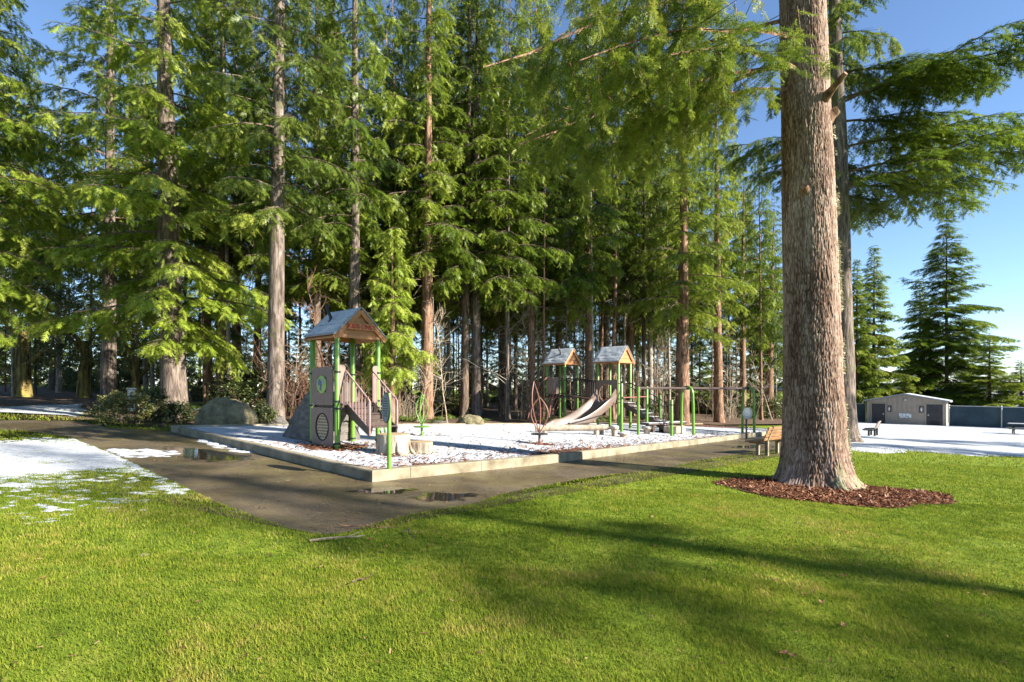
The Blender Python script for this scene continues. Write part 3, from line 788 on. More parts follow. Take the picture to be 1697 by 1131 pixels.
def bare_twigs(name, seed, h0, h1, n, L0, sub=3):
    r = np.random.RandomState(seed); st = []
    for i in range(n):
        h = r.uniform(h0, h1); az = r.uniform(0, 6.28); L = L0 * r.uniform(.3, 1.1)
        d = np.array([math.cos(az), math.sin(az), r.uniform(-.35, .25)]); s = np.linspace(0, 1, 5)
        P = np.array([0, 0, h]) + np.outer(s * L, d); P[:, 2] -= .25 * L * s**2; P += r.normal(0, .025 * L, P.shape) * s[:, None]
        st.append((P, .014 * (1 - .8 * s)))
        for _ in range(sub):
            k = r.randint(1, 4); dd = unit(d + r.normal(0, .6, 3)); l = L * r.uniform(.2, .45)
            st.append((np.array([P[k], P[k] + dd * l * .5, P[k] + dd * l + [0, 0, -.1 * l]]), np.array([.008, .006, .003])))
    return tri_mesh(name, stem_tris(st))
BT = [bare_twigs('bare_twigs', 40 + i, 1.6, 9.5, 34, 1.5) for i in range(3)]

HEIGHT = {'full': 27, 'full2': 25, 'high': 29, 'high2': 27, 'thin': 26, 'young': 8.5, 'cone': 22, 'cone2': 16, 'back': 23}
def fir(kind, x, y, r0, label, bark='bark_grey', leaf='needles', s=1.0, rz=0.0, lean=(0, 0), twigs=None, group=None, n=12, name='fir_tree', sxy=None, trunk=None):
    root = empty(name, (x, y, gzf(x, y)), 0, label, 'tree', group)
    root.rotation_euler = (R(lean[1]), R(lean[0]), 0)
    H = HEIGHT[kind] * s
    tm = trunk or trunk_mesh('trunk', r0, H, int(abs(x * 13 + y * 7)) % 997, n)
    t = link('trunk', tm, bark, root)
    fo, br = V[kind]
    q = sxy or s
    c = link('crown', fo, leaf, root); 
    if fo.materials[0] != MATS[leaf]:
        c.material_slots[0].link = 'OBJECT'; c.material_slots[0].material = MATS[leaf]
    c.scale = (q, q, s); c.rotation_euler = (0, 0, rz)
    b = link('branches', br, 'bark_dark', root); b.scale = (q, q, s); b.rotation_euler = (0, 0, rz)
    if twigs is not None:
        w = link('bare_twigs', BT[twigs], 'twig_pale', root); w.rotation_euler = (0, 0, rz * 1.7); w.scale = (1, 1, s)
    return root

# ------------------------------------------------------------------ the trees one can tell apart
def at(px, py): return G(px, py)
def W(px, wpx, y): return wpx * y / FPX / 2
NAMED = [
 # kind, px, py, wpx, label, bark, leaf, s, rz, lean, twigs
 ('full', 290, 692, 40, 'thick-trunked fir with low bright green boughs between rhododendron bush and mossy boulder', 'bark_grey', 'needles_yellow', 1.0, .4, (-1.6, 0), None),
 ('full2', 347, 672, 15, 'slim brown conifer right behind the mossy boulder', 'bark_red', 'needles', .62, 1.0, (-1, 0), None),
 ('high', 456, 703, 29, 'straight bare-trunked fir standing between mossy boulder and grey climbing rock', 'bark_grey', 'needles_blue', 1.0, 2.2, (.6, 0), None),
 ('thin', 392, 668, 15, 'reddish slim trunk left of the straight bare-trunked fir', 'bark_red', 'needles', .95, .3, (0, 0), 0),
 ('thin', 425, 672, 14, 'dark slim trunk just left of the straight bare-trunked fir', 'bark_dark', 'needles', .9, 1.3, (1, 0), None),
 ('high2', 588, 698, 22, 'tall fir rising directly behind the roof with the red lettering', 'bark_grey', 'needles', 1.0, .9, (0, 0), None),
 ('young', 649, 702, 13, 'young yellow-green hemlock right of the lettered play tower', 'bark_red', 'needles_yellow', 1.0, .6, (0, 0), None),
 ('high2', 706, 697, 22, 'reddish trunk standing behind the green leaf-shaped spinner', 'bark_red', 'needles', 1.0, 3.0, (.4, 0), 1),
 ('high', 768, 697, 15, 'left trunk of the close pair behind the small boulder', 'bark_dark', 'needles', .95, 4.0, (.9, 0), None),
 ('full2', 788, 697, 17, 'right trunk of the close pair behind the small boulder', 'bark_grey', 'needles', 1.05, 5.2, (.2, 0), None),
 ('thin', 978, 700, 17, 'dark tall trunk rising behind the gap between the two far play towers', 'bark_red', 'needles_blue', 1.05, .2, (-.6, 0), 2),
 ('thin', 1003, 694, 12, 'second narrow trunk right behind the far right play tower roof', 'bark_dark', 'needles_blue', .95, 2.7, (0, 0), None),
 ('full2', 1128, 707, 24, 'sturdy fir standing behind the left swing arch', 'bark_red', 'needles', 1.0, 1.7, (.3, 0), 0),
 ('high2', 1192, 704, 16, 'pale straight trunk under the middle of the swing beam', 'bark_red', 'needles', 1.0, .1, (-.4, 0), 1),
 ('full2', 1275, 697, 15, 'leaning reddish fir left of the big foreground trunk', 'bark_red', 'needles', .8, 2.3, (1.5, 0), None),
 ('thin', 1078, 698, 10, 'pale thin trunk behind the orange chin-up bar', 'bark_pale', 'needles', .85, 1.1, (0, 0), None),
 ('full2', 525, 690, 16, 'fir seen between the bare-trunked fir and the lettered play tower', 'bark_dark', 'needles', .95, 2.9, (0, 0), None),
 ('high', 880, 697, 13, 'fir with a spreading crown left of the far left play tower', 'bark_red', 'needles', .95, 1.5, (0, 0), 0),
 ('full2', 925, 694, 13, 'fir directly behind the far left play tower', 'bark_dark', 'needles', 1.0, 4.6, (0, 0), None),
 ('high2', 1045, 695, 13, 'fir crowning above the far right play tower', 'bark_red', 'needles_yellow', 1.0, 3.4, (0, 0), None),
 ('full2', 835, 690, 14, 'fir behind the tall pale leaning sapling', 'bark_grey', 'needles_yellow', .95, 5.7, (0, 0), None),
 ('full2', 640, 686, 13, 'fir deep behind the young yellow-green hemlock', 'bark_red', 'needles', .95, .7, (0, 0), None),
 ('thin', 1232, 697, 12, 'brown trunk rising behind the right swing arch', 'bark_red', 'needles', .9, 5.1, (0, 0), 2),
]
for (kind, px, py, wpx, label, bark, leaf, s, rz, lean, tw) in NAMED:
    x, y = at(px, py)
    fir(kind, x, y, W(px, wpx, y), label, bark, leaf, s, rz, lean, tw, n=16)
# trees just outside the left edge whose boughs hang into the picture, and trees behind the camera whose shadows cross the lawn
fir('full', -19.5, 18.2, .45, 'fir whose lit boughs fill the upper left corner', 'bark_grey', 'needles', 1.0, 2.0)
fir('high', -24.0, 24.5, .4, 'fir behind the left edge above the mossy maples', 'bark_grey', 'needles', 1.0, 3.3)
fir('full2', -20.5, 27.5, .35, 'fir closing the sky gap in the upper left corner', 'bark_grey', 'needles', 1.12, 4.1)
fir('high', -15.5, 29.0, .3, 'fir rising between the corner boughs and the thick fir', 'bark_red', 'needles', 1.1, 1.1)
SHADE = []
for i, (x, y, k) in enumerate(((32.6, -7.6, 'thin'), (34.0, -9.9, 'thin'), (43, 10.5, 'full2'), (53, 13.5, 'high'))):
    fir(k, x, y, .4 if i != 1 else .25, 'tall fir out of view behind the photographer that shades the lawn', 'bark_grey', 'needles', 1.0 if i != 1 else .92, i * 1.3, group='firs behind the photographer')

# filler wood
def zone(px):
    for lim, t in ((270, 'left of the thick fir'), (450, 'right of the thick fir'), (600, 'behind the near play tower'), (740, 'right of the near play tower'), (890, 'left of the far play towers'), (1055, 'behind the far play towers'), (1160, 'behind the left swing arch'), (9999, 'left of the huge trunk')):
        if px < lim: return t
BARKWORD = {'bark_dark': 'dark', 'bark_red': 'reddish', 'bark_grey': 'grey', 'bark_pale': 'pale'}
rnd = random.Random(11)
placed = [at(n_[1], n_[2]) for n_ in NAMED]
cnt = 0; tries = 0
while cnt < 104 and tries < 3000:
    tries += 1
    px = rnd.uniform(-60, 1300) if cnt < 60 else rnd.uniform(620, 1290); y = rnd.uniform(27, 58) if px > 500 else rnd.uniform(26, 52)
    x = (px - 848.5) / FPX * y
    if poly_sd(np.array([x]), np.array([y]), FLOOR)[0] < 1.2: continue
    if any((x - a)**2 + (y - b)**2 < (1.6 if y < 40 else 2.6)**2 for a, b in placed): continue
    placed.append((x, y)); cnt += 1
    if px > 880: kind = rnd.choice(['thin', 'thin', 'high2'])
    else: kind = rnd.choice(['thin', 'thin', 'thin', 'high2', 'high'])
    bk = rnd.choice(['bark_dark', 'bark_red', 'bark_red', 'bark_grey', 'bark_pale'])
    fir(kind, x, y, rnd.choice([.06, .07, .08, .1, .12, .16]) * rnd.uniform(.9, 1.15), 'slender %s fir deep in the wood %s' % (BARKWORD[bk], zone(px)), bk, rnd.choice(['needles', 'needles', 'needles_blue']),
        rnd.uniform(.8, 1.05), rnd.uniform(0, 6.28), (rnd.uniform(-1.2, 1.2), rnd.uniform(-1, 1)), rnd.choice([0, 1, 2, None]), 'slender firs deep in the wood', n=9)

for i in range(38):
    px = -80 + i * 37 + rnd.uniform(-12, 12); y = rnd.uniform(56, 78)
    x = (px - 848.5) / FPX * y
    fir('back', x, y, .2, 'dense fir in the farthest row of the wood ' + zone(px), 'bark_dark', rnd.choice(['needles', 'needles_blue']), rnd.uniform(.45, .85), rnd.uniform(0, 6.28), group='back row of the wood', n=8, sxy=rnd.uniform(.9, 1.25))
# open-grown firs behind the shed
for (px, toppx, d, s, sxy, k, rz, label) in (
    (1448, 408, 62, 1.0, 1.15, 'cone', .5, 'dark fir behind the left end of the shed roof'),
    (1568, 350, 66, 1.13, 1.4, 'cone', 2.0, 'tallest pointed fir right of the shed roof peak'),
    (1524, 462, 70, .95, 1.3, 'cone', 3.6, 'narrow fir between the two larger firs behind the shed'),
    (1640, 556, 60, .62, 2.1, 'cone2', 1.0, 'low broad fir over the snowy house roof'),
    (1692, 596, 63, .5, 2.0, 'cone2', 5.0, 'lowest fir at the right edge above the fence'),
    (1420, 430, 56, .9, .95, 'cone', 4.4, 'fir partly hidden behind the twin foreground trunks'),
    (1502, 620, 58, .42, 1.9, 'cone2', 2.2, 'bushy young fir directly behind the shed roof')):
    x = (px - 848.5) / FPX * d; H = (EYE + (645 - toppx) / FPX * d) - gzf(x, d)
    sz = H / HEIGHT[k]
    o = fir(k, x, d, .25, label, 'bark_dark', 'needles', sz, rz, sxy=sxy * sz * 1.0)

# ------------------------------------------------------------------ the big foreground fir
TX, TY = TREE
bigt = empty('fir_tree', (TX, TY, gzf(TX, TY)), 0, 'huge foreground fir with deeply furrowed bark standing in a ring of mulch', 'tree')
def big_trunk():
    n, hs = 420, np.concatenate([np.arange(-.12, 9.6, .026), np.linspace(9.8, 30, 30)])
    a = np.arange(n) * 2 * math.pi / n
    Hh, Aa = np.meshgrid(hs, a, indexing='ij')
    base = .545 * (1 - np.clip(hs, 0, 30) / 30 * .86)
    base = base * (1 + .30 * np.exp(-np.clip(hs + .1, 0, 99) / .55) + .5 * np.exp(-np.clip(hs + .1, 0, 99) / .17))
    ca, sa = np.cos(Aa), np.sin(Aa)
    root = np.exp(-np.maximum(Hh + .1, 0) / .38) * (.16 * np.cos(5 * Aa + .7) + .12 * np.cos(3 * Aa + 2) + .09 * np.cos(9 * Aa)) * .8
    # furrowed bark: wavy vertical plates
    k = 21.0
    wx = fbm(ca * 3.2, sa * 3.2, Hh * 1.5, 5, 3) * .35
    u = ca * k + wx * k * .45; v = sa * k + wx * k * .4
    n1 = vnoise(u, v, Hh * 5.0, 7); n2 = vnoise(u * 1.7, v * 1.7, Hh * 9.5, 8); n3 = vnoise(u * 4.6, v * 4.6, Hh * 13, 9)
    ridge = (1 - np.abs(n1)) * .5 + (1 - np.abs(n2)) * .5
    furrow = np.clip((np.minimum(np.abs(n1) * 2.4, np.abs(n2) * 2.6)) * 1.35, 0, 1)
    plates = furrow + .3 * n3
    amp = .019 * np.where(Hh < 9.6, 1, 0)
    rr_ = base[:, None] * (1 + root) + amp * (plates - .6) + .02 * fbm(ca * 2, sa * 2, Hh * .7, 15, 3)
    lean = -.02 * Hh - .0006 * Hh**2
    Vv = np.stack([rr_ * ca + lean, rr_ * sa, Hh], -1)
    tone = np.clip(.16 + .5 * furrow + .2 * n3 + .34 * fbm(ca * 2, sa * 2, Hh * .8, 25, 4), 0, 1)
    lic = np.clip(.9 * np.exp(-np.abs(((Aa + math.pi) % (2 * math.pi) - math.pi) + .12) / .22) * np.clip((6.0 - Hh) / 3, 0, 1) + 1.1 * np.exp(-np.maximum(Hh, 0) / .35), 0, 1)
    m = len(hs); ii, jj = np.meshgrid(np.arange(n), np.arange(m - 1))
    q = np.stack([jj * n + ii, jj * n + (ii + 1) % n, (jj + 1) * n + (ii + 1) % n, (jj + 1) * n + ii], -1).reshape(-1, 4)
    return grid_mesh('trunk', Vv, q, attrs={'tone': tone, 'lichen': lic})
link('trunk', big_trunk(), 'bark_big', bigt)
def knot(h, az, L, r):
    c = Vector((-.02 * h, 0, h)); rt = .56 * (1 - h / 30 * .86)
    d = Vector((math.cos(az), math.sin(az), .55)).normalized()
    p0 = c + Vector((math.cos(az), math.sin(az), 0)) * (rt - .1)
    pts = [p0 + d * L * k / 5 for k in range(6)]
    MB().tube(pts, [r * 1.5, r * 1.3, r, r * .85, r * .8, r * .65], 10).build('branch_stub', 'bark_red', bigt, True)
knot(7.35, R(-70), .55, .07); knot(7.1, R(-35), .2, .11); knot(5.6, R(-128), .18, .1)
# lichen tufts on the lit right edge of the trunk
rs = np.random.RandomState(77); Tt = []; tone = []
for i in range(2600):
    h = rs.uniform(.3, 5.5) if rs.uniform() < .8 else rs.uniform(.05, 7); az = R(-8) + rs.normal(0, .22)
    if fbm(np.array([h * 1.6]), np.array([az * 3]), 0, 5, 3)[0] < -.05: continue
    rt = .56 * (1 - h / 30 * .86) * (1 + .30 * math.exp(-(h + .1) / .55)) + .012
    c = np.array([rt * math.cos(az) - .02 * h, rt * math.sin(az), h])
    for _ in range(2):
        d = np.array([math.cos(az), math.sin(az), 0]) * rs.uniform(.01, .035) + rs.normal(0, .018, 3)
        p = rs.normal(0, .014, 3); Tt.append([c - p, c + p, c + d]); tone.append(rs.uniform(.3, .9))
leafmat('lichen', [(0, (.28, .27, .15)), (.5, (.42, .41, .26)), (1, (.52, .5, .37))], .05, .02)
tag(link('lichen', tri_mesh('lichen', np.array(Tt), tone), 'lichen', bigt), kind='stuff')
# hanging near limbs with needle detail
def hanging_limb(name, seed, L, n=1.0):
    r = np.random.RandomState(seed); acc = [[], [], [], [], []]; stems = []
    limb_fronds(r, np.zeros(3), 0.0, L, .12, .22, .34, .92 * n, .6, acc, stems, .6, .24, .05, curt=.8)
    return finish(name, acc, stems, FD, seed)
LIMB = [hanging_limb('limb_a', 101, 5.6, 1.0), hanging_limb('limb_b', 102, 4.6, 1.1)]
def add_limb(root, base, az, which, s=1.0, leaf='needles', pitch=0.0, bark='bark_red'):
    e = link('limb', LIMB[which][1], bark, root, base, (0, pitch, az)); e.scale = (s, s, s)
    f = link('foliage', LIMB[which][0], leaf, e)
    return e
for (h, azd, w, s, pt) in ((8.2, 178, 0, 1.05, .16), (8.7, 204, 1, 1.15, .2), (9.2, 163, 0, 1.05, .18), (9.7, 190, 0, 1.2, .24), (8.0, 216, 1, .9, .14), (10.0, 212, 0, 1.2, .24), (8.4, 146, 1, 1.1, .12), (10.8, 172, 1, 1.25, .24), (7.7, 190, 1, .8, .12)):
    add_limb(bigt, (-.02 * h, 0, h), R(azd), w, s, pitch=pt)
fo, br = V['thin']
c = link('crown', fo, 'needles', bigt, (-.3, 0, 6.5)); b = link('branches', br, 'bark_dark', bigt, (-.3, 0, 6.5))
for o in (c, b): o.rotation_euler = (0, 0, .8); o.scale = (1.1, 1.1, .92)

# ------------------------------------------------------------------ second trunk with boughs reaching right
x2, y2 = G(1402, 733)
t2 = empty('fir_tree', (x2 - .1, y2, gzf(x2, y2)), 0, 'grey fir close behind the huge trunk with long boughs reaching right over the snow', 'tree')
t2.rotation_euler = (0, R(-.9), 0)
link('trunk', trunk_mesh('trunk', .62, 28, 31, 20, 26, .45), 'bark_grey', t2)
def side_limb(name, seed, L):
    r = np.random.RandomState(seed); acc = [[], [], [], [], []]; stems = []
    limb_fronds(r, np.zeros(3), 0.0, L, .14, .26, .42, 1.15, .4, acc, stems, .46, .12, .07, curt=.1)
    for k in range(4):
        limb_fronds(r, np.array([L * (.2 + .17 * k), 0, .06 * L * (.2 + .17 * k)]), r.uniform(.3, .8) * (1 if k % 2 else -1), L * .5, .1, .3, .42, 1.0, .4, acc, stems, .46, .1, .03)
    return finish(name, acc, stems, FT, seed)
SL = [side_limb('bough_a', 201, 6.4), side_limb('bough_b', 202, 5.0)]
def add_bough(root, base, az, which, s=1.0, leaf='needles_blue', pitch=0.0):
    e = link('bough', SL[which][1], 'bark_dark', root, base, (0, pitch, az)); e.scale = (s, s, s)
    f = link('foliage', SL[which][0], leaf, e)
    if SL[which][0].materials[0] != MATS[leaf]:
        f.material_slots[0].link = 'OBJECT'; f.material_slots[0].material = MATS[leaf]
for (h, azd, w, s, pt) in ((11.6, 8, 0, 1.1, -.02), (12.2, -28, 0, 1.15, -.02), (13.4, -8, 0, 1.15, -.06), (14.6, 15, 0, 1.05, -.08), (15.6, -15, 1, 1.2, -.1), (11.6, -60, 1, .85, .05), (11.4, 45, 1, 1.0, .0), (16.8, 5, 0, 1.0, -.1), (15.4, -40, 0, 1.1, -.08), (13.0, 60, 1, 1.0, .0), (12.2, 200, 1, .9, .0), (14.2, 150, 0, .8, .0)):
    add_bough(t2, (0, 0, h), R(azd), w, s, 'needles' if (w == 0 or azd < -20) else 'needles_blue', pt)
fo, br = V['high2']
c = link('crown', fo, 'needles_blue', t2, (0, 0, 8)); b = link('branches', br, 'bark_dark', t2, (0, 0, 8))
c.material_slots[0].link = 'OBJECT'; c.material_slots[0].material = MATS['needles_blue']

# ------------------------------------------------------------------ play towers
PH = .1      # height of the play surface over the surrounding ground
TA = R(-41)
def pl(x, y): return gzf(x, y) + PH
def text_mesh(body, size, depth=.004):
    cu = bpy.data.curves.new('lettering', 'FONT'); cu.body = body; cu.size = size; cu.extrude = depth; cu.align_x = 'CENTER'; cu.align_y = 'CENTER'
    tmp = bpy.data.objects.new('tmp', cu); col.objects.link(tmp)
    dg = bpy.context.evaluated_depsgraph_get(); me = bpy.data.meshes.new_from_object(tmp.evaluated_get(dg))
    bpy.data.objects.remove(tmp); bpy.data.curves.remove(cu)
    return me
def post(root, x, y, h, z0=-.15, clamps=(), r=.06):
    p = MB().lathe([(r, z0), (r, h - .02), (r * .8, h)], (x, y, 0), 14).build('post', 'green_metal', root, True)
    for z in clamps:
        MB().lathe([(.072, z - .02), (.074, z), (.072, z + .02)], (x, y, 0), 14).build('clamp', 'black_metal', p, True)
    return p
def roof(root, hx, hy, ze, zr, sign=None, chimney=None):
    """gable roof, ridge along local x"""
    n = 5; sl = math.hypot(hy, zr - ze)
    rf = MB()
    for s in (-1, 1):
        rf.prism([(0, zr - .05), (s * hy, ze - .05), (s * hy, ze - .085), (0, zr - .085)], hx * 2, lambda u, v, w: (w - hx, u, v))
    R0 = rf.build('roof', 'wood_orange', root)
    for s in (-1, 1):
        for k in range(n):
            t0, t1 = k / n, (k + 1) / n + .035
            y0, z0 = s * hy * t0, zr + (ze - zr) * t0; y1, z1 = s * hy * min(t1, 1.04), zr + (ze - zr) * min(t1, 1.04)
            nv = Vector((0, s * (zr - ze), hy)).normalized()
            a = Vector((0, y0, z0)) + nv * (.0 + .004); b = Vector((0, y1, z1)) + nv * .022
            mid = (a + b) / 2
            X = Vector((1, 0, 0)); D = (b - a).normalized(); Nn = X.cross(D)
            mb = MB(); j = .012 * math.sin(k * 7.3 + s)
            mb.box(mid - Nn * 0, (hx * 2 + .03 + j, (b - a).length, .022), Matrix((X, D, Nn)).transposed())
            mb.build('roof_board', 'roof_grey', R0)
        # thin snow over each slope, board by board
        gx = np.linspace(-hx + .02, hx - .02, 26); gt = np.linspace(.02, .99, 26)
        Xg, Tg = np.meshgrid(gx, gt)
        step = (Tg * n) % 1.0
        th = .034 + .018 * fbm(Xg * 5 + s * 9, Tg * 6, hx * 10, 81, 4) + .012 * (step > .9)
        ed = np.minimum(np.minimum(Xg + hx, hx - Xg) * 6, np.minimum(Tg, 1 - Tg) * 8); th = th - .03 * np.clip(1 - ed * 4, 0, 1)
        if s == 1: th = th - .012
        nv = np.array([0, s * (zr - ze), hy]) / sl
        Vv = np.stack([Xg, s * hy * Tg + nv[1] * th, zr + (ze - zr) * Tg + nv[2] * th], -1)
        ii, jj = np.meshgrid(np.arange(25), np.arange(25)); k_ = (jj * 26 + ii).ravel()
        link('snow_cover', grid_mesh('snow_cover', Vv, np.stack([k_, k_ + 1, k_ + 27, k_ + 26], -1)), 'snow', R0)
    # gables
    for sx in (-1, 1):
        xg = sx * (hx - .1)
        for k in range(4):   # gable planks
            za, zb = ze - .02 + (zr - ze - .06) * k / 4, ze - .02 + (zr - ze - .06) * (k + 1) / 4 - .012
            wa, wb = hy * .93 * (1 - (za - ze) / (zr - ze)) - .02, hy * .93 * (1 - (zb - ze) / (zr - ze)) - .02
            MB().prism([(-wa, za), (wa, za), (max(wb, .01), zb), (-max(wb, .01), zb)], .022, lambda u, v, w, xg=xg, sx=sx: (xg + sx * w, u, v)).build('gable_plank', 'wood_orange', R0)
        for s in (-1, 1):   # barge boards
            MB().beam((sx * (hx - .03), s * .0, zr - .075), (sx * (hx - .03), s * hy * 1.02, ze - .09), .045, .1).build('barge_board', 'wood_orange', R0)
        MB().beam((sx * (hx - .06), -hy * .86, ze - .03), (sx * (hx - .06), hy * .86, ze - .03), .04, .07).build('tie_beam', 'wood_orange', R0)
    if sign:
        zs = ze + .2
        MB().box((hx + .012, 0, zs), (.03, .72, .15), bev=.008).build('sign_board', 'wood_orange', R0)
        me = text_mesh('KIDS ONLY', .145, .008)
        link('lettering', me, 'sign_red', R0, (hx + .031, 0, zs - .004), (R(90), 0, R(90)))
    if chimney:
        cx, cy = chimney; zc = zr + (ze - zr) * abs(cy) / hy
        MB().tube([(cx, cy, zc - .03), (cx, cy - .0, zc + .12), (cx - .03, cy - .02, zc + .2), (cx - .09, cy - .02, zc + .26), (cx - .1, cy - .02, zc + .38)], .036, 12).lathe([(.05, zc + .37), (.055, zc + .4), (.02, zc + .43)], (cx - .1, cy - .02, 0), 12).lathe([(.06, zc - .03), (.06, zc + .03)], (cx, cy, 0), 12).build('chimney_pipe', 'black_metal', R0, True)
    return R0
def deck(root, h, z):
    MB().box((0, 0, z), (2 * h - .14, 2 * h - .14, .05)).build('deck', 'brown_metal', root)
    for (c, d) in (((h - .05, 0, z - .06), (.02, 2 * h - .12, .13)), ((-h + .05, 0, z - .06), (.02, 2 * h - .12, .13)), ((0, h - .05, z - .06), (2 * h - .16, .02, .13)), ((0, -h + .05, z - .06), (2 * h - .16, .02, .13))):
        MB().box(c, d).build('deck_edge', 'brown_metal', root)
def stairs(root, x0, z0, x1, z1, n, hw, rail=True, snowy=False):
    st = MB()
    for s in (-1, 1):
        st.beam((x0, s * hw, z0 - .1), (x1, s * hw, z1 - .06), .035, .2)
    S = st.build('stringers', 'brown_metal', root)
    for k in range(n):
        t = (k + .6) / n
        MB().box((x0 + (x1 - x0) * t, 0, z0 + (z1 - z0) * t), ((x1 - x0) / n * 1.05, hw * 2 - .05, .035), bev=.006).box((x0 + (x1 - x0) * (t - .45 / n), 0, z0 + (z1 - z0) * t + .06), (.02, hw * 2 - .05, .1)).build('tread', 'brown_metal', S)
        if snowy: MB().box((x0 + (x1 - x0) * t, 0, z0 + (z1 - z0) * t + .026), ((x1 - x0) / n * .9, hw * 2 - .1, .018), bev=.006).build('snow_cover', 'snow', S)
    if rail:
        for s in (-1, 1):
            y = s * (hw + .03); rh = .72
            m = MB().tube([(x0 + .02, y, z0 + rh + .02), (x0 + .06, y, z0 + rh), (x1 - .03, y, z1 + rh - .08), (x1, y, z1 + rh - .12), (x1, y, z1 - .12)], .019, 8)
            m.tube([(x0 + .03, y, z0 + .04), (x1, y, z1 + .02)], .014, 8)
            H_ = m.build('handrail', 'rail_brown', root, True)
            nb = 8
            for k in range(nb):
                t = (k + .5) / nb; xx = x0 + (x1 - x0) * t
                MB().tube([(xx, y, z0 + (z1 - z0) * t + .04), (xx, y, z0 + (z1 - z0) * t + rh - .04)], .011, 6).build('baluster', 'rail_brown', H_, True)

F1 = G(559, 744, PH); Xv = (math.cos(TA), math.sin(TA)); Yv = (-Xv[1], Xv[0])
h1 = .54
c1 = (F1[0] - h1 * Xv[0] + h1 * Yv[0], F1[1] - h1 * Xv[1] + h1 * Yv[1])
tw1 = empty('play_tower', (*c1, pl(*c1)), TA, 'near play tower with red lettering on its orange gable and a bent black pipe', 'play tower')
ZE, ZR, ZD = 2.56, 3.2, 1.0
for (x, y) in ((h1, -h1), (h1, h1), (-h1, -h1), (-h1, h1)): post(tw1, x, y, ZE + .12, clamps=(.12, .9, 1.06, 1.72) if x > 0 else (.1, .95, 1.7))
deck(tw1, h1, ZD)
roof(tw1, .66, .66, ZE, ZR, True, (-.15, -.3))
# panels on the -y face
fy = lambda u, v, w: (u, -h1 - .03 - w, v)
p_up = MB().prism([(-.47, .97), (.4, .97), (.43, 1.0), (.43, 1.82), (.4, 1.86), (-.44, 1.82), (-.47, 1.78)], .022, fy).build('panel', 'panel_brown', tw1)
em = MB().lathe([(.2, 0), (.205, .01), (.195, .02)], (-.02, -h1 - .055, 1.44), 28, (0, -1, 0)).build('disc', 'emblem_green', p_up, True)
for a in (45, 135, 225, 315):
    MB().lathe([(.025, 0), (.02, .018)], (-.02 + .215 * math.cos(R(a)), -h1 - .053, 1.44 + .215 * math.sin(R(a))), 8, (0, -1, 0)).build('lug', 'brown_metal', p_up, True)
def blob(pts, cx, cz, s, y, name, m, parent):
    MB().prism(smooth_poly([(cx + u * s, cz + v * s) for u, v in pts], 4), .006, lambda u, v, w: (u, y - w, v)).build(name, m, parent)
blob([(-.9, .2), (-.4, .75), (.0, .3), (-.1, -.1), (-.6, -.2)], -.02, 1.45, .16, -h1 - .077, 'emblem_wing', 'emblem_blue', p_up)
blob([(.05, .2), (.5, .85), (.85, .4), (.5, -.05)], -.02, 1.45, .15, -h1 - .077, 'emblem_wing', 'sign_grey', p_up)
blob([(-.35, -.75), (-.05, .35), (.25, .3), (.15, -.35), (-.05, -.95)], -.02, 1.45, .15, -h1 - .0785, 'emblem_body', 'emblem_blue', p_up)
p_lo = MB().holed(-.47, .43, .04, .91, (-.02, .47), .27, .022, fy, 36, .3).build('panel', 'panel_brown', tw1)
rg = [(-.02 + .275 * math.cos(a), -h1 - .052, .47 + .305 * math.sin(a)) for a in np.linspace(0, 2 * math.pi, 36, endpoint=False)]
MB().tube(rg, .016, 8, closed=True).build('window_ring', 'black_metal', p_lo, True)
wn_ = MB()
hex_ = []
for r_ in range(9):
    for q_ in range(9):
        u = -.27 + q_ * .068 + (.034 if r_ % 2 else 0); v = -.29 + r_ * .066
        if (u / .25)**2 + (v / .28)**2 < 1: hex_.append((u - .02, v + .47))
MB().prism([(-.02 + .272 * math.cos(a), .47 + .302 * math.sin(a)) for a in np.linspace(0, 2 * math.pi, 32, endpoint=False)], .008, lambda u, v, w: (u, -h1 - .03 + w, v)).build('window_pane', 'honey', p_lo)
hm = MB()
for (u, v) in hex_:
    hm.prism([(u + .026 * math.cos(R(60 * k + 30)), v + .026 * math.sin(R(60 * k + 30))) for k in range(6)], .008, lambda a, b, w: (a, -h1 - .031 - w, b))
hm.build('honeycomb', 'panel_brown', p_lo)
for zz in (.06, .89, 1.0, 1.8):
    for xx in (-.44, .4): MB().lathe([(.012, 0), (.01, .01)], (xx, -h1 - .052, zz), 8, (0, -1, 0)).build('bolt', 'galvanised', p_lo if zz < .95 else p_up)
for s in (-1, 1):
    MB().prism([(s * .36, 1.02), (s * .5, 1.02), (s * .5, 1.88), (s * .4, 1.88), (s * .36, 1.84)], .022, lambda u, v, w: (h1 + .02 + w, u, v)).build('side_panel', 'panel_brown', tw1)
stairs(tw1, h1 + .04, ZD, h1 + .98, .46, 4, .33)
# arched green ladder on the +y face
for s in (-.22, .22):
    pts = [(s, h1 + .02, .95)] + [(s, h1 + .75 * math.sin(a), .02 + .96 * math.cos(a) ** .8) for a in np.linspace(.15, 1.45, 9)] + [(s, h1 + .78, -.05)]
    L_ = MB().tube(pts, .022, 8).build('ladder_rail', 'green_metal', tw1, True)
for k in range(4):
    a = .45 + .27 * k
    MB().tube([(-.22, h1 + .75 * math.sin(a), .02 + .96 * math.cos(a) ** .8), (.22, h1 + .75 * math.sin(a), .02 + .96 * math.cos(a) ** .8)], .016, 8).build('rung', 'rail_brown', tw1, True)
MB().tube([(h1 + .3, .1 * k - .1, .42 - .12 * math.sin(math.pi * k / 6)) if 0 else (h1 + 1.0, -.12 + .04 * k, .44 - .16 * math.sin(math.pi * k / 6)) for k in range(7)], .014, 8).build('step_loop', 'black_metal', tw1, True)

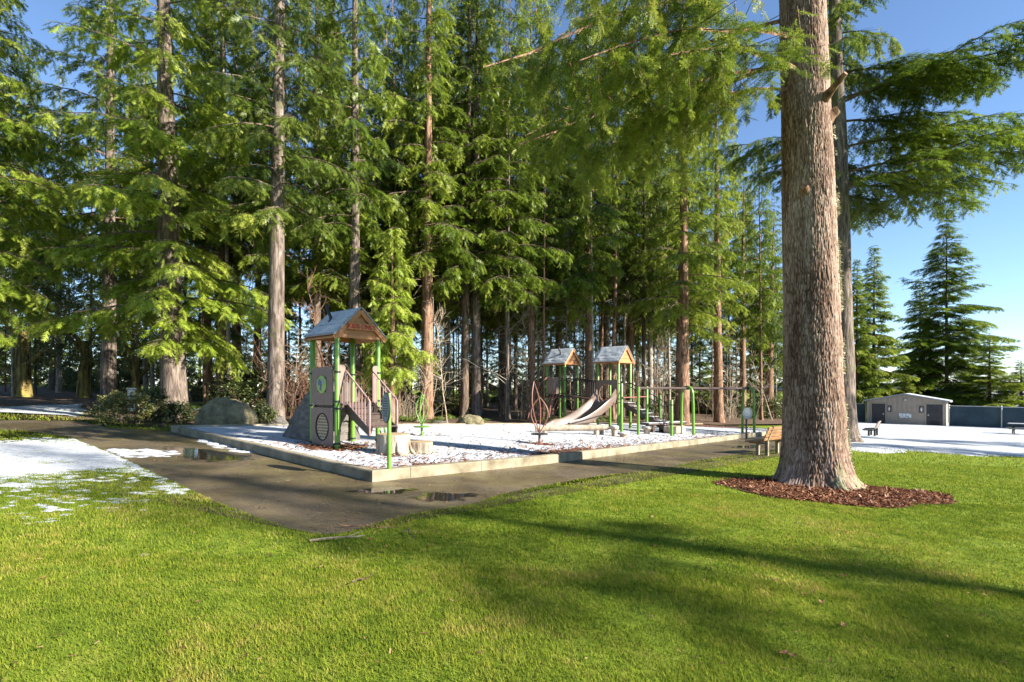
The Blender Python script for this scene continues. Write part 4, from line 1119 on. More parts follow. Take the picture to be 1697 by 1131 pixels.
# climbing rock against the -x face
def rock_mesh(name, seed, nu, nv, fn, amp, fr, ridged=0.0):
    u = np.linspace(0, 2 * math.pi, nu, endpoint=False); v = np.linspace(0, math.pi / 2 * 1.12, nv)
    Vv, Uu = np.meshgrid(v, u, indexing='ij')
    D = np.stack([np.sin(Vv) * np.cos(Uu), np.sin(Vv) * np.sin(Uu), np.cos(Vv)], -1)
    P = fn(D)
    nz = fbm(D[..., 0] * fr + seed, D[..., 1] * fr, D[..., 2] * fr, seed, 5)
    n2 = 1 - 2 * np.abs(fbm(D[..., 0] * fr * 1.6, D[..., 1] * fr * 1.6 + seed, D[..., 2] * fr * 2.4, seed + 5, 4))
    P = P * (1 + amp * nz + ridged * n2)[..., None]
    ii, jj = np.meshgrid(np.arange(nu), np.arange(nv - 1)); q = np.stack([jj * nu + ii, (jj + 1) * nu + ii, (jj + 1) * nu + (ii + 1) % nu, jj * nu + (ii + 1) % nu], -1).reshape(-1, 4)
    return grid_mesh(name, P, q)
crk = empty('climbing_rock', (*(c1[0] - 1.5 * Xv[0] + .2 * Yv[0], c1[1] - 1.5 * Xv[1] + .2 * Yv[1]), 0), TA, 'pointed grey climbing rock with a snowy edge leaning against the near play tower', 'climbing rock')
crk.location.z = pl(crk.location.x, crk.location.y)
def wedge(D):
    x, y, z = D[..., 0], D[..., 1], D[..., 2]
    k = 1 / np.maximum(np.maximum(np.abs(x), np.abs(y)), np.abs(z)) ** .72
    x, y, z = x * k, y * k, z * k
    X = x * 1.0; t = np.clip((X + .9) / 1.6, 0, 1)
    return np.stack([X * .88 + .12 * z, y * (.72 - .22 * np.clip(z, 0, 1)), np.maximum(z, -.1) * (.3 + 1.28 * t ** .6)], -1)
link('rock', rock_mesh('rock', 14, 72, 30, wedge, .06, 2.2, .05), 'climb_rock', crk)
sp = [(.8 - 1.5 * t, -.3 + .06 * math.sin(5 * t) , 1.52 - 1.15 * t ** 1.5) for t in np.linspace(.0, .85, 12)]
MB().tube(sp, [.03 + .012 * math.sin(3 * k) for k in range(12)], 8).build('snow_ridge', 'snow', crk, True)

# stump step
st_c = (c1[0] + 1.95 * Xv[0] + .12 * Yv[0], c1[1] + 1.95 * Xv[1] + .12 * Yv[1])
stp = empty('stump_step', (*st_c, pl(*st_c)), TA, 'pale cut tree stump step at the foot of the near tower stairs', 'stump')
def stump(parent, cx, cy, r, h, seed, name='stump', n=64):
    rings = [(-.1, 1.2), (.0, 1.16), (.05, 1.08), (h * .35, 1.0), (h * .7, .97), (h - .02, .96), (h, .93)]
    vs = []; fs = []
    for z, k in rings:
        for i in range(n):
            a = 2 * math.pi * i / n
            nz = 1 + .07 * float(fbm(math.cos(a) * 1.5 + seed, math.sin(a) * 1.5, 0, seed, 3)) + .035 * float(vnoise(math.cos(a) * 9, math.sin(a) * 9, z * 1.5, seed))
            vs.append((cx + r * k * nz * math.cos(a), cy + r * k * nz * math.sin(a) * .92, z))
    for j in range(len(rings) - 1):
        fs += [(j * n + i, j * n + (i + 1) % n, (j + 1) * n + (i + 1) % n, (j + 1) * n + i) for i in range(n)]
    b = MB().add(vs, fs).build(name, 'stump_fake', parent, True, 60)
    top = [(v[0], v[1]) for v in vs[-n:]]
    MB().prism([(cx + (u - cx) * .985, cy + (v - cy) * .985) for u, v in top], .012, lambda u, v, w: (u, v, h - .006 + w)).build('cut_top', 'stump_top', b)
    return b
stump(stp, -.1, -.12, .38, .43, 3); stump(stp, .15, .42, .3, .24, 8)
rs_ = MB()
for a0 in (-.9, -.4, .5): rs_.tube([(-.1 + .36 * math.cos(a0), -.12 + .34 * math.sin(a0), .3), (-.1 + .42 * math.cos(a0), -.12 + .4 * math.sin(a0), .1), (-.1 + .52 * math.cos(a0 + .1), -.12 + .48 * math.sin(a0 + .1), -.03)], [.02, .035, .04], 8)
rs_.build('root_flare', 'stump_fake', stp, True)

# information sign at the kerb corner
sx_, sy_ = G(645, 781, .15)
sg = empty('information_sign', (sx_, sy_, pl(sx_, sy_)), R(-153), 'round grey information sign on a green post at the near kerb corner', 'sign')
post(sg, 0, 0, 1.32, r=.034)
bpy.context.view_layer.update()
dsc = MB().lathe([(.235, 0), (.24, .012), (.235, .024)], (.042, .02, 1.08), 36, (1, 0, 0)).build('sign_disc', 'sign_grey', sg, True)
MB().tube([(.055, .02 + .237 * math.cos(a), 1.08 + .237 * math.sin(a)) for a in np.linspace(0, 2 * math.pi, 36, endpoint=False)], .014, 8, closed=True).build('rim', 'sign_dark', dsc, True)
for k, (w_, z_) in enumerate(((.2, .15), (.3, .11), (.36, .07), (.38, .03), (.38, -.01), (.36, -.05), (.32, -.09), (.26, -.13))):
    MB().box((.0685, .02, 1.08 + z_), (.004, w_ * (.85 + .1 * math.sin(k * 3)), .014)).build('text_line', 'sign_dark', dsc)

# leaf-shaped spinners
def spinner(px, py, label, m, H, Wd, tall):
    x, y = G(px, py, PH); rt = empty('leaf_spinner', (x, y, pl(x, y)), R(20), label, 'spinner')
    MB().lathe([(.1, -.05), (.09, .02), (.035, .05), (.035, .26), (.05, .27), (.05, .3)], n=14).build('foot', m, rt, True)
    MB().lathe([(.24, .27), (.25, .285), (.24, .3)], n=24).build('foot_plate', 'black_metal' if m != 'green_metal' else m, rt, True)
    def loop(w, h, az, lean=0.0):
        pts = []
        for t in np.linspace(0, 1, 15): pts.append((w * math.sin(math.pi * t ** 1.15) , .3 + h * t))
        full = [(u, z) for u, z in pts] + [(-u, z) for u, z in pts[-2:0:-1]]
        MB().tube([(u * math.cos(az) + lean * (z - .3), u * math.sin(az), z) for u, z in full], .016, 8, closed=True).build('leaf_loop', m, rt, True)
    loop(Wd, H, R(-35)); 
    if tall: loop(Wd * .95, H * 1.42, R(40), -.12)
    else: loop(Wd * .55, H * .98, R(50))
    return rt
spinner(699, 723, 'green leaf-shaped spinner near the back kerb', 'green_metal', .98, .2, False)
spinner(894, 736, 'red-brown leaf-shaped spinner left of the slide', 'red_tube', 1.05, .25, True)

# far towers
def far_tower(px, py, label, zd, ze, zr, chim):
    f = G(px, py, PH); c = (f[0] - h1 * Xv[0] + h1 * Yv[0], f[1] - h1 * Xv[1] + h1 * Yv[1])
    rt = empty('play_tower', (*c, pl(*c)), TA, label, 'play tower')
    for (x, y) in ((h1, -h1), (h1, h1), (-h1, -h1), (-h1, h1)): post(rt, x, y, ze + .12, clamps=(.1, zd - .05, zd + .1, zd + .8))
    deck(rt, h1, zd); roof(rt, .68, .7, ze, zr, None, chim)
    return rt, c
tw2, c2 = far_tower(1025, 713, 'far right play tower with the brown slide', 1.3, 3.1, 3.82, None)
c3p = (c2[0] - 2.95 * Xv[0], c2[1] - 2.95 * Xv[1])
tw3 = empty('play_tower', (*c3p, pl(*c3p)), TA, 'far left play tower with a black pipe on its snowy roof', 'play tower')
for (x, y) in ((h1, -h1), (h1, h1), (-h1, -h1), (-h1, h1)): post(tw3, x, y, 3.15, clamps=(.1, 1.4, 1.55, 2.2))
deck(tw3, h1, 1.45); roof(tw3, .68, .7, 3.03, 3.78, None, (.12, -.3))
# bridge between them (part of the far left tower)
bl = 2.95 - 2 * h1
br_ = MB().beam((h1, 0, 1.44), (h1 + bl, 0, 1.29 + (pl(*c2) - pl(*c3p))), .86, .06).build('bridge', 'brown_metal', tw3)
for s in (-1, 1):
    zz0, zz1 = 1.45, 1.3 + (pl(*c2) - pl(*c3p))
    MB().tube([(h1, s * .43, zz0 + .85), (h1 + bl, s * .43, zz1 + .85)], .022, 8).build('bridge_rail', 'black_metal', br_, True)
    MB().tube([(h1, s * .43, zz0 + .1), (h1 + bl, s * .43, zz1 + .1)], .018, 8).build('bridge_rail', 'black_metal', br_, True)
    for k in range(16):
        t = (k + .5) / 16; x = h1 + bl * t; z = zz0 + (zz1 - zz0) * t
        MB().box((x, s * .43, z + .47), (.05 if s < 0 else .02, .018, .76)).build('bar', 'black_metal', br_)
# net climber and brown guard panel on the far left tower
MB().box((-h1 - .03, .0, 1.95), (.022, .95, .85)).build('panel', 'panel_brown', tw3)
MB().box((-.3, -h1 - .03, 1.95), (.35, .022, .85)).build('panel', 'panel_brown', tw3)
nt_ = MB()
for k in range(6):
    t = k / 5; nt_.tube([(-.45 + .9 * t, -h1, 1.5), (-.75 + 1.3 * t, -h1 - 1.25, .02)], .014, 6)
for k in range(5):
    t = (k + .5) / 5; nt_.tube([(-.45 - .3 * t, -h1 - 1.25 * t, 1.5 - 1.48 * t), (.45 + .1 * t, -h1 - 1.25 * t, 1.5 - 1.48 * t)], .014, 6)
nt_.build('net_climber', 'red_tube', tw3, True)
MB().tube([(-.5, -h1 - .05, 2.35), (-.6, -h1 - .5, 2.0), (-.75, -h1 - 1.0, 1.1), (-.8, -h1 - 1.3, 0)], .024, 8).build('grab_rail', 'red_tube', tw3, True)
MB().tube([(.42, -h1 - .05, 2.45), (.42, -h1 - .5, 2.0), (.45, -h1 - 1.0, 1.1), (.5, -h1 - 1.3, 0)], .024, 8).build('grab_rail', 'red_tube', tw3, True)
# slide on the -y face of the far right tower
def slide():
    n = 22; prof = [(-.52, .3), (-.5, .34), (-.44, .3), (-.41, .06), (-.36, .0), (-.06, .0), (-.03, .07), (.03, .07), (.06, .0), (.36, .0), (.41, .06), (.44, .3), (.5, .34), (.52, .3), (.47, -.06), (-.47, -.06)]
    vs = []; fs = []; m = len(prof)
    for i in range(n):
        t = i / (n - 1); y = -h1 - .05 - 3.3 * t
        tt = min(1, t / .8); z = 1.28 - 1.06 * (3 * tt**2 - 2 * tt**3); xo = -.55 * t**2 + .1 * math.sin(t * 6.28)
        k = 1 - .55 * max(0, (t - .8) / .2) ** 1.5
        for u, w in prof: vs.append((u * (1 + .0 * t) + xo, y, z + (w if w < 0 else w * k)))
    for i in range(n - 1):
        fs += [(i * m + j, i * m + (j + 1) % m, (i + 1) * m + (j + 1) % m, (i + 1) * m + j) for j in range(m)]
    fs += [tuple(range(m)), tuple((n - 1) * m + j for j in range(m))]
    S = MB().add(vs, fs).build('slide', 'slide_plastic', tw2, True, 50)
    MB().holed(-.56, .56, 1.22, 2.26, (0, 1.66), .4, .05, lambda u, v, w: (u, -h1 - .06 - w, v), 36, .42).build('hood', 'slide_plastic', S)
    for s in (-1, 1):
        MB().beam((s * .49, -h1 - .1, 1.75), (s * .49, -h1 - .75, 1.2), .04, .3).build('hood_wing', 'slide_plastic', S)
    MB().box((-.3, -h1 - 2.6, .1), (.12, .12, .4)).build('slide_foot', 'green_metal', S)
slide()
stairs(tw2, h1 + .04, 1.3, h1 + 2.1, .25, 7, .36, False, True)
for s in (-1, 1):
    MB().tube([(h1 + .02, s * .4, 2.15), (h1 + .6, s * .4, 1.9), (h1 + 2.1, s * .4, 1.1), (h1 + 2.1, s * .4, .1)], .02, 8).build('handrail', 'black_metal', tw2, True)
MB().box((h1 + 2.4, 0, .12), (.6, .9, .3), bev=.03).build('landing_step', 'log_wood', tw2)

# chin-up bar on two posts
pA, pB = G(1030, 720, PH), G(1072, 717, PH)
cb = empty('chin_up_bar', (*pA, pl(*pA)), 0, 'orange-red chin-up bar between two green posts right of the slide', 'chin-up bar')
post(cb, 0, 0, 2.02)
dx, dy = pB[0] - pA[0], pB[1] - pA[1]; dz = pl(*pB) - pl(*pA)
post(cb, dx, dy, 2.0 + dz, -.4)
MB().tube([(0, 0, 1.45), (dx, dy, 1.45 + .02)], .024, 8).build('bar', 'red_tube', cb, True)
for (px, py, top, label) in ((1094, 712, 655, 'shorter green balance post beside the snowy bench platform, farther one'), (1113, 724, 663, 'green balance post nearest the snowy bench platform')):
    x, y = G(px, py, PH); o = empty('balance_post', (x, y, pl(x, y)), 0, label, 'post')
    hgt = EYE - (top - 645) / FPX * y - pl(x, y); post(o, 0, 0, hgt, clamps=(hgt - .2, .5))
# snowy plank bench platform
x, y = G(1100, 718, PH); pf = empty('plank_platform', (x, y, pl(x, y)), R(30), 'low dark platform topped with snow before the left swing arch', 'platform')
MB().box((0, 0, .42), (2.3, .55, .07), bev=.01).build('top', 'brown_metal', pf); MB().box((0, 0, .47), (2.2, .48, .03), bev=.01).build('snow_cover', 'snow', pf)
for s in (-.8, 0, .8): MB().box((s, 0, .18), (.12, .45, .42)).build('leg', 'brown_metal', pf)

# balance log and stepping stumps
x, y = G(948, 721, PH); lg = empty('balance_log', (x, y, pl(x, y)), R(4), 'pale balance log lying in front of the slide', 'log')
MB().tube([(-1.35, 0, .22), (-.7, .02, .25), (0, 0, .26), (.7, .03, .25), (1.35, 0, .27)], [.1, .115, .12, .11, .1], 14).build('log', 'log_wood', lg, True)
for s in (-1.0, .9): MB().lathe([(.1, -.1), (.09, .16)], (s, 0, 0), 10).build('support', 'log_wood', lg, True)
for (px, py, r_, h_, label) in ((997, 722, .13, .38, 'stepping stump at the right end of the balance log'), (1018, 724, .16, .36, 'stepping stump between the balance log and the nearest chin-up post'), (1033, 726, .2, .16, 'low mushroom step at the foot of the chin-up post'), (1072, 721, .19, .3, 'snow-capped mushroom step under the far chin-up post')):
    x, y = G(px, py, PH); o = empty('stepping_stump', (x, y, pl(x, y)), 0, label, 'stump')
    MB().lathe([(r_ * .75, -.1), (r_ * .62, .08), (r_ * .7, h_ * .7), (r_ * 1.05, h_ * .82), (r_ * 1.1, h_), (r_ * .95, h_ + .02)], n=18).build('stem', 'log_wood', o, True)
    MB().lathe([(r_ * 1.0, h_ + .015), (r_ * .95, h_ + .04), (r_ * .4, h_ + .05)], n=18).build('snow_cap', 'snow', o, True)

# swing frame
sl_, sr_ = G(1139, 721, PH), G(1240, 719, PH)
sw = empty('swing_frame', (*sl_, pl(*sl_)), 0, 'swing frame with green end arches and a dark brown top beam', 'swing')
dx, dy, dz = sr_[0] - sl_[0], sr_[1] - sl_[1], pl(*sr_) - pl(*sl_)
ux = Vector((dx, dy, 0)).normalized(); uy = Vector((-ux.y, ux.x, 0))
hb = EYE - pl(*sl_) + .03
def arch(c, h, z0):
    c = Vector(c); pts = []
    for s, a in [(-1, None)]: pts += [c - uy * .3 + Vector((0, 0, -.15)), c - uy * .28 + Vector((0, 0, h * .6)), c - uy * .26 + Vector((0, 0, h - .32))]
    pts += [c + uy * (.24 * math.cos(a)) * -1 + Vector((0, 0, h - .24 + .24 * math.sin(a))) for a in np.linspace(.35, math.pi - .35, 7)]
    pts += [c + uy * .26 + Vector((0, 0, h - .32)), c + uy * .28 + Vector((0, 0, h * .6)), c + uy * .3 + Vector((0, 0, -.15))]
    a_ = MB().tube(pts, .06, 10).build('arch', 'green_metal', sw, True)
    MB().lathe([(.075, -.1), (.075, .1)], tuple(c + Vector((0, 0, h - .05))), 12, tuple(ux)).build('collar', 'black_metal', a_, True)
arch((0, 0, 0), hb + .06, 0); arch((dx, dy, dz), hb - dz + .06, dz)
MB().tube([Vector((0, 0, hb)) - ux * 3.3, Vector((0, 0, hb)), Vector((dx, dy, hb))], .05, 10).build('top_beam', 'brown_metal', sw, True)
pq = Vector((0, 0, hb)) - ux * 3.28; MB().tube([pq + Vector((0, 0, .06)), Vector((pq.x, pq.y, pl(sl_[0] + pq.x, sl_[1] + pq.y) - pl(*sl_) - .1))], .055, 10).build('end_post', 'green_metal', sw, True)
for k in range(4):
    MB().box(Vector((dx, dy, 0)) * (.2 + .2 * k) + Vector((0, 0, hb - .06)), (.06, .06, .1)).build('hanger', 'black_metal', sw)
x, y = G(1237, 724, PH); s2 = empty('rules_sign', (x, y, pl(x, y)), R(-75), 'small round white sign on a dark post in front of the right swing arch', 'sign')
MB().lathe([(.04, -.1), (.04, 1.28)], n=10).build('post', 'black_metal', s2, True)
dd_ = MB().lathe([(.25, 0), (.255, .012), (.25, .024)], (.045, 0, 1.02), 30, (1, 0, 0)).build('sign_disc', 'sign_blue', s2, True)
for k in range(5): MB().box((.071, 0, 1.12 - .05 * k), (.004, .3 - .02 * abs(k - 2), .014)).build('text_line', 'sign_grey', dd_)

# benches
def bench(px, py, rz, label, m, L=1.6, dxy=(0, 0)):
    x, y = G(px, py); x += dxy[0]; y += dxy[1]
    o = empty('bench', (x, y, gzf(x, y)), rz, label, 'bench')     # local: seat faces -x, length along y
    for k in range(5): MB().box((-.42 + .105 * k, 0, .43 + .006 * k), (.088, L, .04), bev=.006).build('seat_slat', m, o)
    for k in range(4): MB().box((.13 + .045 * k, 0, .53 + .105 * k), (.04, L, .09), Matrix.Rotation(R(18), 3, 'Y'), bev=.006).build('back_slat', m, o)
    for s in (-1, 1):
        f = MB(); f.box((-.18, s * (L / 2 - .25), .2), (.09, .07, .5)).box((-.15, s * (L / 2 - .25), .39), (.6, .06, .05)).beam((.08, s * (L / 2 - .25), .38), (.3, s * (L / 2 - .25), .92), .05, .05)
        f.box((.1, s * (L / 2 - .25), .2), (.09, .07, .5)); f.build('leg_frame', 'concrete' if m == 'bench_wood' else 'black_metal', o)
    return o
bench(1283, 756, R(-52), 'orange-brown slatted bench half hidden by the huge trunk', 'bench_wood', 1.7, (.15, .35))
bench(1448, 724, R(-40), 'grey weathered bench on the snow before the shed', 'bench_grey', 1.5)

# shed
shx, shy = G(1500, 704.5)
shd = empty('shed', (shx, shy, gzf(shx, shy)), R(-41), 'small grey restroom shed with two dark doors and low gable roof', 'shed')
shd.scale = (.86, .86, .9)
W2, EH, PK, DP = 3.3, 2.32, 2.95, 4.6      # local: front face at y=0 facing -y
DOORS = ((-2.9, -1.7), (1.75, 3.05))
def roofz(x): return EH + (PK - EH) * (1 - abs(x) / (W2 + .0))
MB().prism([(-W2, -.4), (W2, -.4), (W2, EH), (0, PK), (-W2, EH)], DP, lambda u, v, w: (u, .03 + w, v)).build('wall', 'siding', shd)
for s in (-1, 1):
    nrm = math.hypot(W2 + .35, PK - EH)
    MB().prism([(0, PK + .02), (s * (W2 + .38), EH - .05), (s * (W2 + .38), EH + .04), (0, PK + .11)], DP + .5, lambda u, v, w: (u, -.3 + w, v)).build('roof_slope', 'roof_grey', shd)
    MB().prism([(0, PK + .115), (s * (W2 + .34), EH + .045), (s * (W2 + .34), EH + .1), (0, PK + .17)], DP + .4, lambda u, v, w: (u, -.26 + w, v)).build('snow_cover', 'snow', shd)
x = -W2 + .15
cl = MB()
while x < W2:
    if not any(a - .12 < x < b + .12 for a, b in DOORS): cl.box((x, .0, (1.15 + roofz(x)) / 2), (.06, .07, roofz(x) - 1.2))
    x += .42
tag(cl.build('battens', 'siding', shd), kind='stuff')
lp = MB()
z = -.1
while z < 1.12:
    lp.prism([(0, z), (0, z + .15), (-.02, z), ], DOORS[1][0] - .06 - DOORS[0][1] - .06, lambda u, v, w: (DOORS[0][1] + .06 + w, .03 + u, v)); z += .15
tag(lp.build('lap_boards', 'siding', shd), kind='stuff')
MB().box(((DOORS[0][1] + DOORS[1][0]) / 2, .0, 1.15), (DOORS[1][0] - DOORS[0][1] - .12, .05, .06)).build('belt_trim', 'siding', shd)
for s in (-1, 1): MB().box((s * (W2 - .06), -.0, EH / 2 - .1), (.18, .09, EH + .1)).build('corner_trim', 'siding', shd)
for i, (a, b) in enumerate(DOORS):
    d = MB().box(((a + b) / 2, .005, 1.02), (b - a, .06, 2.1)).build('door', 'shed_door', shd)
    for xx in (a - .05, b + .05): MB().box((xx, -.005, 1.05), (.09, .1, 2.2)).build('door_frame', 'siding', d)
    MB().box(((a + b) / 2, -.005, 2.12), (b - a + .0, .1, .09)).build('door_frame', 'siding', d)
    hx_ = b - .15 if i == 0 else a + .15
    MB().box((hx_, -.045, 1.02), (.07, .03, .16)).tube([(hx_, -.07, 1.04), (hx_ + (.12 if i else -.12), -.08, 1.04)], .018, 6).build('handle', 'galvanised', d)
    if i == 1:
        g_ = MB().box(((a + b) / 2 + .02, -.035, .32), (.76, .02, .36)).build('vent', 'black_metal', d)
        for k in range(6): MB().box(((a + b) / 2 + .02, -.05, .18 + .055 * k), (.7, .02, .02), Matrix.Rotation(R(35), 3, 'X')).build('louvre', 'shed_door', g_)
for cx in (-1.35, 1.35):
    s_ = MB().box((cx, -.02, 1.58), (.36, .03, .64)).build('restroom_sign', 'sign_dark', shd)
    MB().lathe([(.045, 0), (.045, .008)], (cx, -.036, 1.74), 12, (0, -1, 0)).prism([(cx - .09, 1.66), (cx + .09, 1.66), (cx + .06, 1.5), (cx + .05, 1.36), (cx - .05, 1.36), (cx - .06, 1.5)], .008, lambda u, v, w: (u, -.036 - w, v)).build('figure', 'sign_white', s_)
nb_ = MB().box((.0, -.02, .93), (1.1, .03, .52)).build('notice_board', 'sign_grey', shd)
for (cx, cz, w_, h_) in ((-.38, 1.0, .26, .3), (-.08, .95, .24, .34), (.2, 1.0, .22, .26), (.42, .9, .2, .34), (-.3, .76, .3, .12), (.1, .75, .2, .1)):
    MB().box((cx, -.04, cz), (w_, .006, h_)).build('notice', 'sign_white', nb_)
MB().lathe([(.13, 0), (.14, .03), (.12, .12), (.06, .16)], (0, 0, 2.5), 16, (0, -1, 0)).build('wall_lamp', 'galvanised', shd, True)

# screened fence
def fence(x0, y0, ang, n, step, label):
    f = empty('screen_fence', (x0, y0, gzf(x0, y0)), ang, label, 'fence'); c, s = math.cos(ang), math.sin(ang)
    for k in range(n):
        xa, ya = x0 + c * step * k, y0 + s * step * k; za = gzf(xa, ya) - f.location.z
        zb = gzf(xa + c * step, ya + s * step) - f.location.z
        if k == 0: MB().lathe([(.045, za - .3), (.045, za + 1.85), (.02, za + 1.9)], (0, 0, 0), 10).build('fence_post', 'galvanised', f, True)
        MB().lathe([(.045, zb - .3), (.045, zb + 1.85), (.02, zb + 1.9)], (step * (k + 1), 0, 0), 10).build('fence_post', 'galvanised', f, True)
        nx_ = 16; Vv = []
        for j in range(6):
            for i in range(nx_ + 1):
                t = i / nx_; w = j / 5
                Vv.append((step * k + step * t, .055 + .035 * math.sin(t * 9 + w * 3 + k) * math.sin(math.pi * t) + .02 * math.sin(w * 7 + t * 4), za + (zb - za) * t + .06 + 1.7 * w))
        ii, jj = np.meshgrid(np.arange(nx_), np.arange(5)); q = (jj * (nx_ + 1) + ii).ravel()
        link('screen_panel', grid_mesh('screen_panel', np.array(Vv), np.stack([q, q + 1, q + nx_ + 2, q + nx_ + 1], -1)), 'fence_screen', f)
        MB().tube([(step * k, 0, za + 1.8), (step * (k + 1), 0, zb + 1.8)], .03, 8).build('top_rail', 'galvanised', f, True)
        MB().tube([(step * k, 0, za + .08), (step * (k + 1), 0, zb + .08)], .02, 8).build('bottom_rail', 'galvanised', f, True)
ca_, sa_ = math.cos(R(-41)), math.sin(R(-41))
fence(shx + ca_ * (W2 * .86 + .2) - sa_ * .5, shy + sa_ * (W2 * .86 + .2) + ca_ * .5, R(-38), 7, 3.35, 'dark screened chain fence right of the shed')
fence(shx - ca_ * (W2 * .86 + 6.8) - sa_ * .5, shy - sa_ * (W2 * .86 + 6.8) + ca_ * .5, R(-41), 2, 3.3, 'short dark screened fence left of the shed')

# houses beyond the fence
def house(px, d, w, dp, ze, zr, rz, label, ridge_x=True):
    x = (px - 848.5) / FPX * d; o = empty('house', (x, d, gzf(x, d) - 1.5), rz, label, 'house')
    MB().box((0, 0, ze / 2), (w, dp, ze)).build('wall', 'house_wall', o)
    for s in (-1, 1):
        MB().prism([(0, zr), (s * (dp / 2 + .4), ze - .1), (s * (dp / 2 + .4), ze), (0, zr + .12)], w + .8, lambda u, v, w_: (w_ - (w + .8) / 2, u, v)).build('roof_slope', 'roof_grey', o)
        MB().prism([(0, zr + .125), (s * (dp / 2 + .36), ze + .005), (s * (dp / 2 + .36), ze + .1), (0, zr + .24)], w + .7, lambda u, v, w_: (w_ - (w + .7) / 2, u, v)).build('snow_cover', 'snow', o)
    for s in (-1, 1):
        MB().prism([(-dp / 2, ze), (dp / 2, ze), (0, zr)], .1, lambda u, v, w_: (s * (w / 2 - .11) + w_, u, v)).build('gable_wall', 'house_wall', o)
    for k in (-.25, .25):
        wd = MB().box((w * k, -dp / 2 - .01, ze * .62), (1.3, .06, 1.1)).build('window', 'sign_white', o)
        MB().box((w * k, -dp / 2 - .045, ze * .62), (1.15, .02, .95)).build('pane', 'shed_door', wd)
    return o
house(1650, 78, 6.6, 8, 3.6, 5.4, R(-36), 'house with a snow-covered roof behind the dark fence')
house(1742, 70, 8, 8, 3.2, 4.7, R(-36), 'lower house with bluish snowy roof at the right edge')
house(1408, 82, 9, 8, 3.2, 4.8, R(-30), 'house with a snowy roof glimpsed left of the shed')

# picnic table
x, y = G(1700, 722); pt = empty('picnic_table', (x, y, gzf(x, y)), R(-38), 'dark picnic table with attached bench seats at the right edge', 'picnic table')
for k in range(5): MB().box((0, -.32 + .16 * k, .74), (1.8, .145, .04), bev=.006).build('top_plank', 'table_plastic', pt)
for s in (-1, 1):
    for k in range(2): MB().box((0, s * (.72 + .15 * k), .44), (1.8, .135, .04), bev=.006).build('seat_plank', 'table_plastic', pt)
    l = MB(); l.beam((s * .6, -.1, .72), (s * .6, -.6, 0), .06, .06).beam((s * .6, .1, .72), (s * .6, .6, 0), .06, .06).beam((s * .6, -.85, .4), (s * .6, .85, .4), .05, .06); l.build('leg_frame', 'black_metal', pt)
MB().box((0, 0, .77), (1.7, .72, .018), bev=.006).build('snow_cover', 'snow', pt)

# boulders
def boulder(px, py, rx, ry, rz_, seed, label, m='boulder', rot=0.0, snowy=False):
    x, y = G(px, py); o = empty('boulder', (x, y + ry * .8, gzf(x, y + ry * .8) - .03), rot, label, 'boulder')
    def fn(D):
        k = 1 / (np.abs(D[..., 0])**3 + np.abs(D[..., 1])**3 + np.abs(D[..., 2])**3) ** (1 / 3) ** 1.6
        return D * k[..., None] * np.array([rx, ry, rz_])
    link('rock', rock_mesh('rock', seed, 96, 40, fn, .3, 1.5, .1), m, o)
    return o
boulder(361, 711, .9, .65, .84, 23, 'large mossy rounded boulder beside the back left kerb')
boulder(779, 709, .6, .45, .52, 31, 'small dark boulder behind the back kerb near the twin trunks')
boulder(728, 705, .45, .4, .2, 37, 'flat pale rock slab left of the small dark boulder', 'climb_rock')
boulder(452, 707, .4, .3, .38, 41, 'small boulder at the foot of the straight bare-trunked fir', 'climb_rock')

# ------------------------------------------------------------------ shrubs, saplings, ferns
LEAF = np.array([[[0, 0, 0], [.5, -.28, .04], [1, 0, -.02]], [[0, 0, 0], [1, 0, -.02], [.5, .28, .04]]])
def leaf_cloud(name, seed, n, shape, size, tone=.5, clumps=40, up=.3):
    r = np.random.RandomState(seed)
    cc = shape(r, clumps); idx = r.randint(0, clumps, n)
    cr = r.uniform(.6, 1.3, clumps)
    O = cc[idx] + r.normal(0, 1, (n, 3)) * (size[1] * cr[idx])[:, None]
    D = r.normal(0, 1, (n, 3)); D[:, 2] = D[:, 2] * .5 + up * r.uniform(-1, 1, n)
    U = r.normal(0, .5, (n, 3)) + [0, 0, 1]
    ct = r.normal(0, .13, clumps)
    return tri_mesh(name, *place([LEAF], O, D, U, size[0] * r.uniform(.7, 1.3, n), np.clip(tone + ct[idx] + r.normal(0, .1, n), 0, 1), seed))
def dome(rx, ry, h, z0=.1):
    def f(r, k):
        a = r.uniform(0, 6.28, k); q = r.uniform(.3, 1, k) ** .5; e = r.uniform(0, 1.5, k)
        return np.stack([rx * q * np.cos(a) * np.cos(e * .9), ry * q * np.sin(a) * np.cos(e * .9), z0 + h * q * np.sin(e)], 1)
    return f
def stems(name, seed, n, h, spread, r0=.012, sub=2, base=.1):
    r = np.random.RandomState(seed); st = []
    for i in range(n):
        a = r.uniform(0, 6.28); L = h * r.uniform(.5, 1.05); s = np.linspace(0, 1, 6); b = np.array([r.normal(0, base), r.normal(0, base), 0])
        P = b + np.stack([np.cos(a) * spread * s**1.4 * r.uniform(.3, 1.2), np.sin(a) * spread * s**1.4 * r.uniform(.3, 1.2), L * s * (1 - .15 * s)], 1) + r.normal(0, .03 * h, (6, 3)) * s[:, None]
        st.append((P, r0 * (1 - .75 * s)))
        for _ in range(sub):
            k = r.randint(2, 5); d = unit(P[k] - P[k - 1] + r.normal(0, .5, 3) * np.linalg.norm(P[k] - P[k - 1])); l = L * r.uniform(.15, .45)
            st.append((np.array([P[k], P[k] + d * l * .5, P[k] + d * l + [0, 0, .06 * l]]), np.array([.45, .3, .15]) * r0))
    return tri_mesh(name, stem_tris(st))
